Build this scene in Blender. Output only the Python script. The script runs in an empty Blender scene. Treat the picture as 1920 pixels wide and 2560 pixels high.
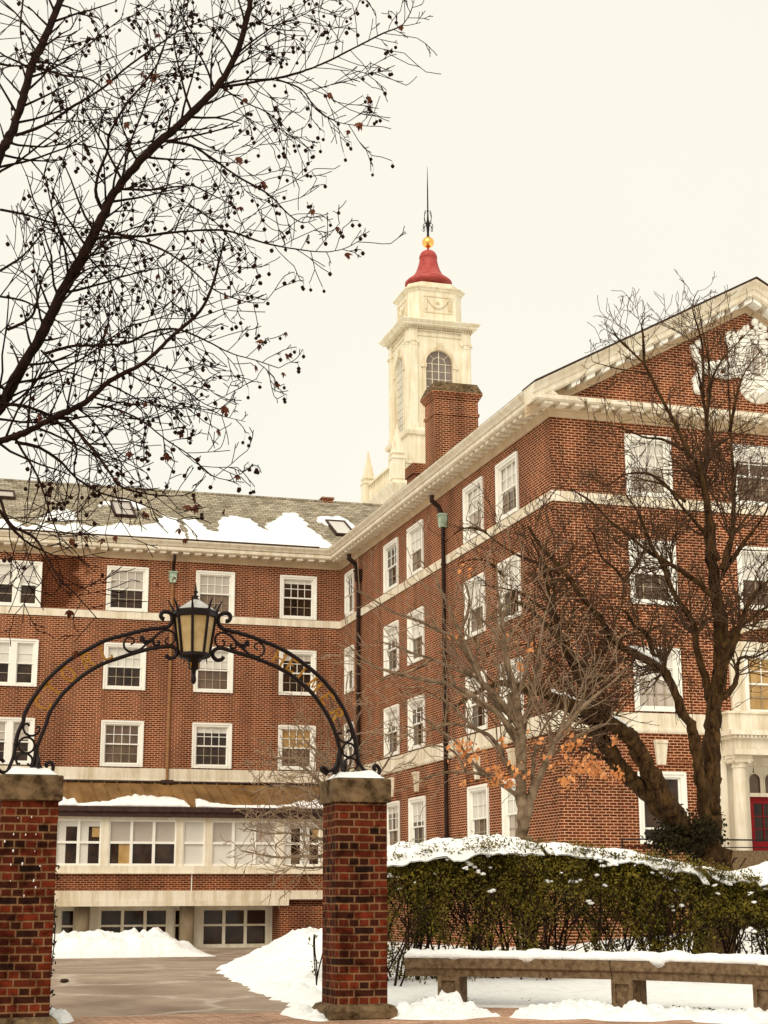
import bpy, math, random
from mathutils import Vector, Matrix, noise
R = math.radians
scene = bpy.context.scene
COL = scene.collection
HC = 1.2                      # eye height above the paving at the gate
FPX = 4000.0                  # focal length in photo pixels (photo 1920 wide)
RX = Vector((0.95869465, -0.28442208, -0.0029408))
UX = Vector((-0.0638018, -0.22510777, 0.97224268))
FX = Vector((0.27718928, 0.93189623, 0.23395625))
CAM = Vector((0, 0, HC))
def ray(x, y): return RX*((x-960)/FPX) + UX*((1280-y)/FPX) + FX
def at(x, y, Y):              # survey helper: photo pixel onto the vertical plane at distance Y
    d = ray(x, y); return CAM + d*(Y/d.y)
def atX(x, y, X):
    d = ray(x, y); return CAM + d*(X/d.x)
def smooth(a, b, t):
    t = max(0.0, min(1.0, (t-a)/(b-a))); return t*t*(3-2*t)
def lerp(a, b, t): return a+(b-a)*t
def nz(x, y=0.0, z=0.0): return noise.noise(Vector((x, y, z)))

# ------------------------------------------------------------------ meshes
class MB:
    def __init__(s): s.v = []; s.f = []; s.mi = []; s.cur = 0
    def face(s, idx): s.f.append(tuple(idx)); s.mi.append(s.cur)
    def add(s, pts): n = len(s.v); s.v.extend([tuple(p) for p in pts]); return n
    def quad(s, a, b, c, d): n = s.add((a, b, c, d)); s.face((n, n+1, n+2, n+3))
    def poly(s, pts): n = s.add(pts); s.face(range(n, n+len(pts)))
    def hexa(s, p):               # 8 corners: bottom 4, top 4
        n = s.add(p)
        for q in ((0,3,2,1),(4,5,6,7),(0,1,5,4),(1,2,6,5),(2,3,7,6),(3,0,4,7)): s.face([n+i for i in q])
    def box(s, x0, x1, y0, y1, z0, z1):
        s.hexa(((x0,y0,z0),(x1,y0,z0),(x1,y1,z0),(x0,y1,z0),(x0,y0,z1),(x1,y0,z1),(x1,y1,z1),(x0,y1,z1)))
    def mbox(s, M, u0, u1, d0, d1, z0, z1):
        s.hexa((M(u0,d0,z0),M(u1,d0,z0),M(u1,d1,z0),M(u0,d1,z0),M(u0,d0,z1),M(u1,d0,z1),M(u1,d1,z1),M(u0,d1,z1)))
    def loops(s, rings, close=True, cap0=True, cap1=True):
        idx = []
        for r in rings: idx.append((s.add(r), len(r)))
        for (a, n), (b, m) in zip(idx, idx[1:]):
            for i in range(n if close else n-1):
                j = (i+1) % n; s.face((a+i, a+j, b+j, b+i))
        if close and cap0: s.face([idx[0][0]+i for i in reversed(range(idx[0][1]))])
        if close and cap1: s.face([idx[-1][0]+i for i in range(idx[-1][1])])
    def tube(s, pts, rad, n=6, flat=1.0, cap=True, jit=0.0):
        pts = [Vector(p) for p in pts]
        if len(pts) < 2: return
        if not isinstance(rad, (list, tuple)): rad = [rad]*len(pts)
        t0 = (pts[1]-pts[0]).normalized()
        ref = Vector((0,1,0)) if abs(t0.y) < .9 else Vector((1,0,0))
        nrm = t0.cross(ref).normalized()
        rings = []
        for i, p in enumerate(pts):
            a = pts[max(i-1,0)]; b = pts[min(i+1,len(pts)-1)]
            t = (b-a)
            t = t.normalized() if t.length > 1e-9 else t0
            nrm = nrm - t*nrm.dot(t)
            nrm = nrm.normalized() if nrm.length > 1e-6 else t.orthogonal().normalized()
            bi = t.cross(nrm)
            ring = []
            for k in range(n):
                w = nrm*math.cos(2*math.pi*k/n+math.pi/n) + bi*(math.sin(2*math.pi*k/n+math.pi/n)*flat)
                q = p+w*rad[i]
                ring.append(q if not jit else q+w*rad[i]*jit*(.8*noise.noise(q*(.5/rad[i]))+1.5*noise.noise(Vector((math.cos(6.283*k/n)*2.6, math.sin(6.283*k/n)*2.6, i*.16)))))
            rings.append(ring)
        s.loops(rings, True, cap, cap)
    def lathe(s, c, prof, n=24, rot=0.0, sx=1.0, sy=1.0):
        s.loops([[(c[0]+math.cos(2*math.pi*k/n+rot)*r*sx, c[1]+math.sin(2*math.pi*k/n+rot)*r*sy, z) for k in range(n)] for r, z in prof])
    def ball(s, c, r, n=10, m=7, sx=1, sy=1, sz=1, lump=0.0, fr=3.0):
        rings = []
        for i in range(m+1):
            ph = math.pi*i/m; rr = max(math.sin(ph), .02)
            ring = []
            for k in range(n):
                th = 2*math.pi*k/n
                d = Vector((math.cos(th)*rr, math.sin(th)*rr, -math.cos(ph)))
                q = 1+lump*nz(d.x*fr+c[0]*7, d.y*fr+c[1]*7, d.z*fr+c[2]*7)
                ring.append((c[0]+d.x*r*sx*q, c[1]+d.y*r*sy*q, c[2]+d.z*r*sz*q))
            rings.append(ring)
        s.loops(rings)
    def build(s, name, mats, parent=None, shade=False, loc=None):
        me = bpy.data.meshes.new(name); me.from_pydata(s.v, [], s.f)
        if not isinstance(mats, (list, tuple)): mats = [mats]
        for m in mats: me.materials.append(m)
        if len(mats) > 1: me.polygons.foreach_set('material_index', s.mi)
        if shade: me.polygons.foreach_set('use_smooth', [True]*len(me.polygons))
        me.update()
        o = bpy.data.objects.new(name, me); COL.objects.link(o)
        if parent is not None: o.parent = parent
        if loc is not None: o.location = loc
        return o
def tag(o, label=None, cat=None, group=None, kind=None):
    if label: o['label'] = label
    if cat: o['category'] = cat
    if group: o['group'] = group
    if kind: o['kind'] = kind
    return o
def thing(name, label, cat, loc=(0,0,0), group=None):
    o = bpy.data.objects.new(name, None); COL.objects.link(o); o.location = loc
    o.empty_display_size = .2
    return tag(o, label, cat, group)
def crom(pts, k=4):               # Catmull-Rom through the points
    pts = [Vector(p) for p in pts]
    out = []
    for i in range(len(pts)-1):
        p0 = pts[max(i-1,0)]; p1 = pts[i]; p2 = pts[i+1]; p3 = pts[min(i+2,len(pts)-1)]
        for j in range(k):
            t = j/k
            out.append(.5*((2*p1)+(p2-p0)*t+(2*p0-5*p1+4*p2-p3)*t*t+(3*p1-p0-3*p2+p3)*t**3))
    out.append(pts[-1]); return out

# ------------------------------------------------------------------ materials
def nt(name):
    m = bpy.data.materials.new(name); m.use_nodes = True
    t = m.node_tree; b = t.nodes['Principled BSDF']; return m, t, b
def N(t, kind, **kw):
    n = t.nodes.new(kind)
    for k, v in kw.items():
        if k in n.inputs: n.inputs[k].default_value = v
        else: setattr(n, k, v)
    return n
def c4(c): return (c[0], c[1], c[2], 1)
def mat(name, c, c2=None, scale=4.0, streak=None, rough=.7, metal=0.0, bump=0.0, bscale=None, detail=6, lo=.35, hi=.65, spec=.12, stretch=None):
    m, t, b = nt(name); L = t.links
    b.inputs['Roughness'].default_value = rough; b.inputs['Metallic'].default_value = metal
    b.inputs['Specular IOR Level'].default_value = spec
    b.inputs['Base Color'].default_value = c4(c)
    tc = N(t, 'ShaderNodeTexCoord')
    src = tc.outputs['Object']
    if stretch:
        mp = N(t, 'ShaderNodeMapping'); mp.inputs['Scale'].default_value = stretch
        L.new(src, mp.inputs['Vector']); src = mp.outputs['Vector']
    if c2 is not None:
        no = N(t, 'ShaderNodeTexNoise', Scale=scale, Detail=detail, Roughness=.65)
        L.new(src, no.inputs['Vector'])
        cr = N(t, 'ShaderNodeValToRGB')
        cr.color_ramp.elements[0].position = lo; cr.color_ramp.elements[0].color = c4(c)
        cr.color_ramp.elements[1].position = hi; cr.color_ramp.elements[1].color = c4(c2)
        L.new(no.outputs['Fac'], cr.inputs['Fac']); L.new(cr.outputs['Color'], b.inputs['Base Color'])
    if streak:
        sm = N(t, 'ShaderNodeMapping'); sm.inputs['Scale'].default_value = (2.2,2.2,.16); L.new(tc.outputs['Object'], sm.inputs['Vector'])
        sn = N(t, 'ShaderNodeTexNoise', Scale=1.6, Detail=7, Roughness=.7); L.new(sm.outputs[0], sn.inputs['Vector'])
        sr = N(t, 'ShaderNodeValToRGB'); sr.color_ramp.elements[0].position = .34; sr.color_ramp.elements[1].position = .56
        sr.color_ramp.elements[0].color = c4(streak); sr.color_ramp.elements[1].color = (1,1,1,1); L.new(sn.outputs['Fac'], sr.inputs['Fac'])
        mm = N(t, 'ShaderNodeMix'); mm.data_type = 'RGBA'; mm.blend_type = 'MULTIPLY'; mm.inputs[0].default_value = 1.0
        L.new(cr.outputs['Color'], mm.inputs[6]); L.new(sr.outputs['Color'], mm.inputs[7]); L.new(mm.outputs[2], b.inputs['Base Color'])
    if bump:
        n2 = N(t, 'ShaderNodeTexNoise', Scale=bscale or scale*4, Detail=5, Roughness=.6)
        L.new(src, n2.inputs['Vector'])
        bp = N(t, 'ShaderNodeBump', Strength=1.0, Distance=bump)
        L.new(n2.outputs['Fac'], bp.inputs['Height']); L.new(bp.outputs['Normal'], b.inputs['Normal'])
    return m
def brick(name, c1, c2, mortar, bw, bh, ms, dirt=None, off=.5, squash=1.0, sqf=2, bump=0.0, flat=False, stain=None, big=(.8,1.15), rough=.85, shift=0.0):
    m, t, b = nt(name); L = t.links
    b.inputs['Roughness'].default_value = rough; b.inputs['Specular IOR Level'].default_value = .08
    tc = N(t, 'ShaderNodeTexCoord'); sx = N(t, 'ShaderNodeSeparateXYZ'); L.new(tc.outputs['Object'], sx.inputs[0])
    ge = N(t, 'ShaderNodeNewGeometry'); sn = N(t, 'ShaderNodeSeparateXYZ'); L.new(ge.outputs['True Normal'], sn.inputs[0])
    def mth(op, a, bb=None):
        n = N(t, 'ShaderNodeMath'); n.operation = op
        for i, q in enumerate((a, bb)):
            if q is None: continue
            if isinstance(q, (int, float)): n.inputs[i].default_value = q
            else: L.new(q, n.inputs[i])
        return n.outputs[0]
    ax = mth('GREATER_THAN', mth('ABSOLUTE', sn.outputs['X']), .6)
    # u runs along the wall whichever way it faces
    mx = N(t, 'ShaderNodeMix'); mx.data_type = 'FLOAT'
    L.new(ax, mx.inputs[0]); L.new(sx.outputs['X'], mx.inputs[2]); L.new(sx.outputs['Y'], mx.inputs[3])
    cb = N(t, 'ShaderNodeCombineXYZ'); L.new(mth('ADD', mx.outputs[0], shift), cb.inputs[0])
    L.new(sx.outputs['Y'] if flat else sx.outputs['Z'], cb.inputs[1])
    wob = N(t, 'ShaderNodeTexNoise', Scale=2.2, Detail=2); L.new(tc.outputs['Object'], wob.inputs['Vector'])
    va = N(t, 'ShaderNodeVectorMath'); va.operation = 'MULTIPLY_ADD'
    va.inputs[1].default_value = (.02*bw/.21,)*3; L.new(wob.outputs['Color'], va.inputs[0]); L.new(cb.outputs[0], va.inputs[2])
    br = N(t, 'ShaderNodeTexBrick'); br.offset = off; br.squash = squash; br.squash_frequency = sqf; br.offset_frequency = 2
    for k, v in (('Color1', c4(c1)), ('Color2', c4(c2)), ('Mortar', c4(mortar)), ('Scale', 1.0), ('Mortar Size', ms), ('Mortar Smooth', .15), ('Bias', 0.0), ('Brick Width', bw), ('Row Height', bh)):
        br.inputs[k].default_value = v
    L.new(va.outputs[0], br.inputs['Vector'])
    col = br.outputs['Color']
    streak = N(t, 'ShaderNodeMapping'); streak.inputs['Scale'].default_value = (1.5,1.5,.10); L.new(tc.outputs['Object'], streak.inputs['Vector'])
    def mul(col, node_out, a, bcol, lo=.3, hi=.7):
        cr = N(t, 'ShaderNodeValToRGB'); cr.color_ramp.elements[0].position = lo; cr.color_ramp.elements[1].position = hi
        cr.color_ramp.elements[0].color = c4((a,)*3 if not isinstance(a, tuple) else a); cr.color_ramp.elements[1].color = c4((bcol,)*3 if not isinstance(bcol, tuple) else bcol)
        L.new(node_out, cr.inputs['Fac'])
        m2 = N(t, 'ShaderNodeMix'); m2.data_type = 'RGBA'; m2.blend_type = 'MULTIPLY'; m2.inputs[0].default_value = 1.0
        L.new(col, m2.inputs[6]); L.new(cr.outputs['Color'], m2.inputs[7]); return m2.outputs[2]
    n1 = N(t, 'ShaderNodeTexNoise', Scale=.45, Detail=5, Roughness=.6); L.new(tc.outputs['Object'], n1.inputs['Vector'])
    col = mul(col, n1.outputs['Fac'], big[0], big[1])
    n2 = N(t, 'ShaderNodeTexNoise', Scale=14.0, Detail=4, Roughness=.7); L.new(tc.outputs['Object'], n2.inputs['Vector'])
    col = mul(col, n2.outputs['Fac'], .78, 1.2)
    if big[0] == .8:
        n5 = N(t, 'ShaderNodeTexNoise', Scale=1.0, Detail=6, Roughness=.65); L.new(streak.outputs[0], n5.inputs['Vector'])
        col = mul(col, n5.outputs['Fac'], (.66,.64,.62), (1.12,1.10,1.06), .32, .62)
    if dirt:
        n3 = N(t, 'ShaderNodeTexNoise', Scale=dirt[0], Detail=6, Roughness=.7); L.new(tc.outputs['Object'], n3.inputs['Vector'])
        col = mul(col, n3.outputs['Fac'], dirt[1], 1.0, .38, .55)
    if stain:                  # an old darker repair in the brickwork, with its own outline
        x0, x1, z0, z1, sc = stain
        def band(v, lo, hi, e):
            a = N(t, 'ShaderNodeMapRange'); a.inputs[1].default_value = lo-e; a.inputs[2].default_value = lo+e; L.new(v, a.inputs[0])
            q = N(t, 'ShaderNodeMapRange'); q.inputs[1].default_value = hi+e; q.inputs[2].default_value = hi-e; L.new(v, q.inputs[0])
            return mth('MULTIPLY', a.outputs[0], q.outputs[0])
        wn = N(t, 'ShaderNodeTexNoise', Scale=1.4, Detail=4); L.new(tc.outputs['Object'], wn.inputs['Vector'])
        ux = mth('ADD', sx.outputs['X'], mth('MULTIPLY', mth('SUBTRACT', wn.outputs['Fac'], .5), 1.6))
        ux = mth('SUBTRACT', ux, mth('MULTIPLY', mth('SUBTRACT', sx.outputs['Z'], z0), .18))
        k = mth('MULTIPLY', band(ux, x0, x1, .16), band(sx.outputs['Z'], z0, z1, .1))
        m3 = N(t, 'ShaderNodeMix'); m3.data_type = 'RGBA'; m3.blend_type = 'MULTIPLY'
        L.new(k, m3.inputs[0]); L.new(col, m3.inputs[6]); m3.inputs[7].default_value = c4(sc); col = m3.outputs[2]
    L.new(col, b.inputs['Base Color'])
    if bump:
        bp = N(t, 'ShaderNodeBump', Strength=1.0, Distance=bump); bp.invert = True
        ad = mth('ADD', br.outputs['Fac'], mth('MULTIPLY', n2.outputs['Fac'], -.5))
        L.new(ad, bp.inputs['Height']); L.new(bp.outputs['Normal'], b.inputs['Normal'])
    return m
def glassy(name, c, rough=.06, c2=None, scale=1.5, coat=0.0):
    m = mat(name, c, c2, scale=scale, rough=rough, spec=.30)
    if coat:
        b = m.node_tree.nodes['Principled BSDF']; b.inputs['Coat Weight'].default_value = coat; b.inputs['Coat Roughness'].default_value = .03
    return m
M_ = {}
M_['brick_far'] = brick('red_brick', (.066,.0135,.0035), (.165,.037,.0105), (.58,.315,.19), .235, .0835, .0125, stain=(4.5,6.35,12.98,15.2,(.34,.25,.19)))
M_['brick_dark'] = brick('red_brick_shaded_porch', (.062,.0125,.0035), (.155,.035,.010), (.46,.235,.135), .235, .0835, .0125)  # darker copy of the red brick, with porch shade put into its colour
M_['brick_pillar'] = brick('weathered_pillar_brick', (.024,.010,.006), (.205,.032,.011), (.25,.135,.065), .215, .0765, .0095, squash=.5, bump=.014, dirt=(5.0,(.32,.26,.2)), big=(.5,1.3), shift=.07)
M_['paving'] = brick('sidewalk_brick', (.42,.22,.14), (.60,.36,.25), (.62,.48,.36), .20, .10, .010, flat=True, dirt=(2.5,(.75,.72,.70)), bump=.006)
M_['slate'] = brick('roof_slate', (.32,.275,.205), (.52,.46,.36), (.10,.075,.05), .36, .15, .014, dirt=(1.3,(.74,.72,.66)))
M_['white'] = mat('white_paint', (.83,.80,.72), (.89,.865,.79), scale=3, rough=.55)
M_['cream'] = mat('cream_cornice_paint', (.77,.69,.545), (.85,.785,.65), scale=1.8, rough=.6, streak=(.80,.74,.65))
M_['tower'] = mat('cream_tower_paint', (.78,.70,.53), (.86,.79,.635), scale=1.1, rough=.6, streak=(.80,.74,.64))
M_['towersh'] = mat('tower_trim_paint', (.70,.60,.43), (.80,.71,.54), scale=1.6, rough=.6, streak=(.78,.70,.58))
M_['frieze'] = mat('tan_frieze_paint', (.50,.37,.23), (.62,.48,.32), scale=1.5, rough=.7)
M_['bars'] = mat('tan_glazing_bars', (.30,.235,.16), (.42,.34,.245), scale=5, rough=.6)
M_['stone'] = mat('limestone_band', (.72,.63,.48), (.85,.78,.65), scale=.9, rough=.8, streak=(.74,.68,.58))
M_['cap'] = mat('weathered_capstone', (.042,.024,.010), (.225,.15,.08), scale=7, rough=.92, bump=.006, bscale=45, lo=.36, hi=.66)
M_['benchst'] = mat('weathered_bench_stone', (.085,.050,.026), (.25,.17,.098), scale=16, rough=.92, bump=.005, bscale=50, lo=.33, hi=.68)
M_['iron'] = mat('black_wrought_iron', (.006,.002,.002), (.014,.006,.005), scale=20, rough=.45, spec=.2, bump=.001, bscale=90)
M_['gold'] = mat('gold_leaf_paint', (.25,.105,.010), (.44,.22,.03), scale=30, rough=.4)
M_['goldball'] = mat('gilded_ball', (.95,.50,.10), (.98,.62,.20), scale=3, rough=.22, metal=1.0)
M_['lglass'] = mat('milky_lantern_glass', (.42,.29,.12), (.60,.46,.25), scale=3.5, rough=.25)
M_['lroof'] = mat('lantern_roof_metal', (.42,.40,.38), (.62,.60,.56), scale=9, rough=.35, metal=.3)
M_['pane'] = glassy('dark_window_glass', (.008,.003,.002), c2=(.06,.032,.018), scale=1.1)
M_['pane_brown'] = glassy('brown_curtained_glass', (.085,.052,.034), c2=(.19,.125,.085), scale=.9)
M_['pane_grey'] = glassy('grey_curtained_glass', (.36,.30,.25), c2=(.55,.47,.40), scale=1.1)
M_['pane_warm'] = glassy('warm_room_glass', (.34,.20,.065), c2=(.60,.39,.17), scale=.8)  # opaque; warm room light is put into the base colour
M_['shade'] = glassy('white_roller_shade', (.60,.56,.50), c2=(.72,.69,.62), scale=.6, rough=.3)
M_['screen'] = glassy('insect_screen', (.42,.36,.31), c2=(.50,.44,.38), scale=.5, rough=.35)
M_['tglass'] = glassy('tower_leaded_glass', (.50,.50,.47), c2=(.68,.68,.64), scale=.7, rough=.15)
M_['tglassd'] = glassy('tower_dark_glass', (.16,.12,.10), c2=(.26,.21,.18), scale=.7, rough=.15)
M_['copper'] = mat('brown_copper_roof', (.15,.075,.024), (.30,.165,.062), scale=1.2, rough=.5, stretch=(1,.35,1))
M_['pipe'] = mat('copper_downpipe', (.24,.115,.045), (.33,.175,.075), scale=4, rough=.5)
M_['pipedk'] = mat('dark_downpipe', (.016,.007,.005), (.036,.019,.013), scale=4, rough=.5)
M_['verdi'] = mat('verdigris_copper', (.25,.33,.24), (.48,.58,.44), scale=5, rough=.7)
M_['gutter'] = mat('dark_gutter', (.035,.017,.014), (.07,.04,.03), scale=6, rough=.6)
M_['red'] = mat('faded_red_dome', (.37,.055,.050), (.49,.105,.090), scale=1.2, rough=.55, stretch=(1,1,3), streak=(.70,.66,.66))
M_['door'] = mat('crimson_door_paint', (.24,.008,.012), (.30,.014,.018), scale=3, rough=.35)
M_['snow'] = mat('snow', (.80,.79,.76), (.92,.915,.895), scale=7, rough=.75, bump=.03, bscale=11, detail=9, lo=.28, hi=.5)
M_['snowg'] = mat('trodden_snow', (.84,.83,.80), (.91,.905,.885), scale=1.4, rough=.8, bump=.02, bscale=7)
M_['asphalt'] = mat('worn_asphalt', (.26,.185,.135), (.50,.395,.30), scale=1.8, rough=.9, bump=.004, bscale=80, detail=13, stretch=(.8,.45,1), lo=.3, hi=.72)
def asphalt():
    m, t, b = nt('salted_asphalt'); L = t.links; b.inputs['Roughness'].default_value = .9; b.inputs['Specular IOR Level'].default_value = .12
    tc = N(t, 'ShaderNodeTexCoord')
    def noi(s, d=6, sc=(1,1,1)):
        mp = N(t, 'ShaderNodeMapping'); mp.inputs['Scale'].default_value = sc; L.new(tc.outputs['Object'], mp.inputs['Vector'])
        n = N(t, 'ShaderNodeTexNoise', Scale=s, Detail=d, Roughness=.65); L.new(mp.outputs[0], n.inputs['Vector']); return n
    def ramp(src, a, c, lo, hi):
        r = N(t, 'ShaderNodeValToRGB'); r.color_ramp.elements[0].position = lo; r.color_ramp.elements[1].position = hi
        r.color_ramp.elements[0].color = c4(a); r.color_ramp.elements[1].color = c4(c); L.new(src, r.inputs['Fac']); return r.outputs['Color']
    def mix(kind, a, c, f=1.0):
        x = N(t, 'ShaderNodeMix'); x.data_type = 'RGBA'; x.blend_type = kind
        if isinstance(f, float): x.inputs[0].default_value = f
        else: L.new(f, x.inputs[0])
        L.new(a, x.inputs[6])
        if isinstance(c, tuple): x.inputs[7].default_value = c4(c)
        else: L.new(c, x.inputs[7])
        return x.outputs[2]
    col = ramp(noi(.55, 8, (1,.6,1)).outputs['Fac'], (.25,.18,.135), (.45,.355,.27), .36, .64)
    col = mix('MULTIPLY', col, ramp(noi(55, 3).outputs['Fac'], (.72,.71,.70), (1.16,1.15,1.14), .3, .7))
    ds = noi(.9, 5); va = N(t, 'ShaderNodeVectorMath'); va.operation = 'MULTIPLY_ADD'; va.inputs[1].default_value = (1.6,1.6,0); L.new(ds.outputs['Color'], va.inputs[0]); L.new(tc.outputs['Object'], va.inputs[2])
    vo = N(t, 'ShaderNodeTexVoronoi', Scale=.28); vo.feature = 'DISTANCE_TO_EDGE'; L.new(va.outputs[0], vo.inputs['Vector'])
    col = mix('MIX', col, (.62,.54,.44), ramp(vo.outputs['Distance'], (.55,.55,.55), (0,0,0), .0, .035))
    col = mix('MULTIPLY', col, ramp(noi(1.7, 4, (.35,1.6,1)).outputs['Fac'], (.70,.66,.62), (1,1,1), .30, .40))
    L.new(col, b.inputs['Base Color'])
    bp = N(t, 'ShaderNodeBump', Strength=1.0, Distance=.006); L.new(noi(70, 4).outputs['Fac'], bp.inputs['Height']); L.new(bp.outputs['Normal'], b.inputs['Normal'])
    return m
M_['asphalt'] = asphalt()
def gritty(m, amount=.5):
    t = m.node_tree; L = t.links; b = t.nodes['Principled BSDF']; src = b.inputs['Base Color'].links[0].from_socket
    tc = N(t, 'ShaderNodeTexCoord'); n = N(t, 'ShaderNodeTexNoise', Scale=38.0, Detail=3); L.new(tc.outputs['Object'], n.inputs['Vector']); n2 = N(t, 'ShaderNodeTexNoise', Scale=1.3, Detail=4); L.new(tc.outputs['Object'], n2.inputs['Vector'])
    a = N(t, 'ShaderNodeMath'); a.operation = 'MULTIPLY_ADD'; L.new(n2.outputs['Fac'], a.inputs[0]); a.inputs[1].default_value = .35; L.new(n.outputs['Fac'], a.inputs[2])
    r = N(t, 'ShaderNodeValToRGB'); r.color_ramp.elements[0].position = .84; r.color_ramp.elements[1].position = .93; r.color_ramp.elements[0].color = (0,0,0,1); r.color_ramp.elements[1].color = (amount,)*3+(1,); L.new(a.outputs[0], r.inputs['Fac'])
    x = N(t, 'ShaderNodeMix'); x.data_type = 'RGBA'; L.new(r.outputs['Color'], x.inputs[0]); L.new(src, x.inputs[6]); x.inputs[7].default_value = (.34,.25,.18,1); L.new(x.outputs[2], b.inputs['Base Color'])
M_['snowdirty'] = mat('gritty_ploughed_snow', (.80,.79,.76), (.92,.915,.895), scale=7, rough=.75, bump=.03, bscale=11, detail=9, lo=.28, hi=.5); gritty(M_['snowdirty'], .75); gritty(M_['snowg'], .35)
M_['bark_dark'] = mat('dark_wet_bark', (.010,.004,.003), (.028,.012,.007), scale=14, rough=.9, bump=.008, bscale=40)
M_['bark_brown'] = mat('furrowed_brown_bark', (.012,.005,.0018), (.095,.050,.018), scale=11, rough=.95, bump=.02, bscale=24, stretch=(1,1,.25))
M_['bark_grey'] = mat('grey_smooth_bark', (.075,.045,.026), (.29,.205,.13), scale=6, rough=.9, bump=.006, bscale=30)
M_['twig_brown'] = mat('brown_twigs', (.050,.025,.013), (.125,.072,.040), scale=4, rough=.9)
M_['twig_tan'] = mat('tan_twigs', (.15,.095,.055), (.36,.25,.165), scale=4, rough=.9)
M_['seed'] = mat('spiky_seed_ball', (.012,.003,.002), (.03,.010,.006), scale=40, rough=.9)
M_['leafd'] = mat('withered_brown_leaf', (.07,.020,.010), (.16,.055,.028), scale=9, rough=.8)
M_['leafo'] = mat('orange_dead_leaf', (.50,.16,.045), (.74,.36,.15), scale=5, rough=.75)
M_['hedge'] = mat('hedge_leaf', (.035,.030,.004), (.19,.145,.018), scale=5, rough=.5, lo=.38, hi=.6)
M_['hedgest'] = mat('hedge_stem', (.012,.005,.003), (.036,.018,.010), scale=12, rough=.9)
M_['ivy'] = mat('ivy_leaf', (.008,.006,.002), (.034,.026,.007), scale=6, rough=.75)
M_['column'] = mat('round_concrete_column', (.20,.145,.085), (.36,.285,.19), scale=2, rough=.85, stretch=(1,1,.3))
M_['warmlamp'] = mat('interior_wall_warm', (.72,.45,.16), (.80,.55,.25), scale=2, rough=.8)
M_['litter'] = mat('dark_litter', (.03,.018,.012), (.06,.035,.02), scale=20, rough=.9)
# ------------------------------------------------------------------ terrain
def terrain(x, y):
    a = smooth(20, 41, y)
    h = .55*smooth(32, 42, y)*smooth(15.0, 20, x)
    h += -.72*smooth(24, 56, y)*(1-smooth(19, 26, x)*.9)
    return h
xs = [-120,-60,-30,-15,-8,-4,-2,-1,0]+[i*.5 for i in range(1,64)]+[34,38,45,60,90,140,220]
ys = [-30,-10,0,6,10,13,15]+[16+i*.5 for i in range(0,104)]+[70,76,85,100,130,180,300,600]
mb = MB(); n = len(xs)
for y in ys:
    for x in xs:
        w = smooth(18.6, 20, y)*smooth(4.9, 6, x)*.05
        mb.v.append((x, y, terrain(x, y)+w*nz(x*1.3, y*1.3)-(.05 if y > 16.6 else .6)))
for j in range(len(ys)-1):
    for i in range(n-1): mb.face((j*n+i, j*n+i+1, (j+1)*n+i+1, (j+1)*n+i))
tag(mb.build('ground', M_['snowg'], shade=True), kind='structure')
# asphalt drive: its edges follow the ploughed banks
EDGE_R = [(17.45,4.3),(19.3,4.42),(21.8,4.55),(27.2,5.2),(33.3,6.6),(38.5,7.6),(47,9.7),(54,12.2),(60,15.0),(64.1,16.5)]
def edge_r(y):
    for (a, x0), (b, x1) in zip(EDGE_R, EDGE_R[1:]):
        if y <= b: return lerp(x0, x1, (y-a)/(b-a))
    return EDGE_R[-1][1]
mb = MB(); rows = []
y = 17.45
while y < 64.6:
    xr = edge_r(y)+.5; xl = lerp(1.15, -6, smooth(18, 40, y))
    rows.append([(lerp(xl, xr, k/24), y, terrain(lerp(xl, xr, k/24), y)) for k in range(25)]); y += .7
mb.loops(rows, close=False)
tag(mb.build('driveway', M_['asphalt'], shade=True), kind='structure')
mb = MB()
mb.box(-40, 60, 11.0, 17.45, -.2, .006)
tag(mb.build('sidewalk', M_['paving']), kind='structure')
mb = MB(); mb.box(-60, 90, -20, 10.85, -.4, -.13)
tag(mb.build('road', M_['asphalt']), kind='structure')
mb = MB(); mb.box(-60, 90, 10.85, 11.0, -.4, .012)
tag(mb.build('kerb', M_['benchst']), kind='structure')

# ------------------------------------------------------------------ ploughed snow
def snow_field(name, label, x0, x1, y0, y1, hf, step=.12, cat='snow bank', group=None, z0=None, mat_='snowdirty'):
    nx = int((x1-x0)/step)+1; ny = int((y1-y0)/step)+1
    mb = MB(); idx = {}
    H = {}
    for j in range(ny+1):
        for i in range(nx+1):
            x = x0+i*step; y = y0+j*step; H[i,j] = hf(x, y)
    def vid(i, j):
        if (i,j) not in idx:
            x = x0+i*step; y = y0+j*step
            h = H[i,j]
            base = terrain(x, y) if z0 is None else z0
            idx[i,j] = mb.add([(x, y, base+max(h, -.3))])
        return idx[i,j]
    for j in range(ny):
        for i in range(nx):
            if max(H[i,j], H[i+1,j], H[i,j+1], H[i+1,j+1]) > 0.0:
                mb.face((vid(i,j), vid(i+1,j), vid(i+1,j+1), vid(i,j+1)))
    o = mb.build(name, M_[mat_], shade=True)
    return tag(o, label, cat, group)
def lump(x, y, s=1.0, seed=0.0):
    return .55*nz(x*1.1/s, y*1.1/s, seed)+.3*abs(nz(x*2.7/s, y*2.7/s, seed+5))+.18*nz(x*6/s, y*6/s, seed+9)
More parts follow.
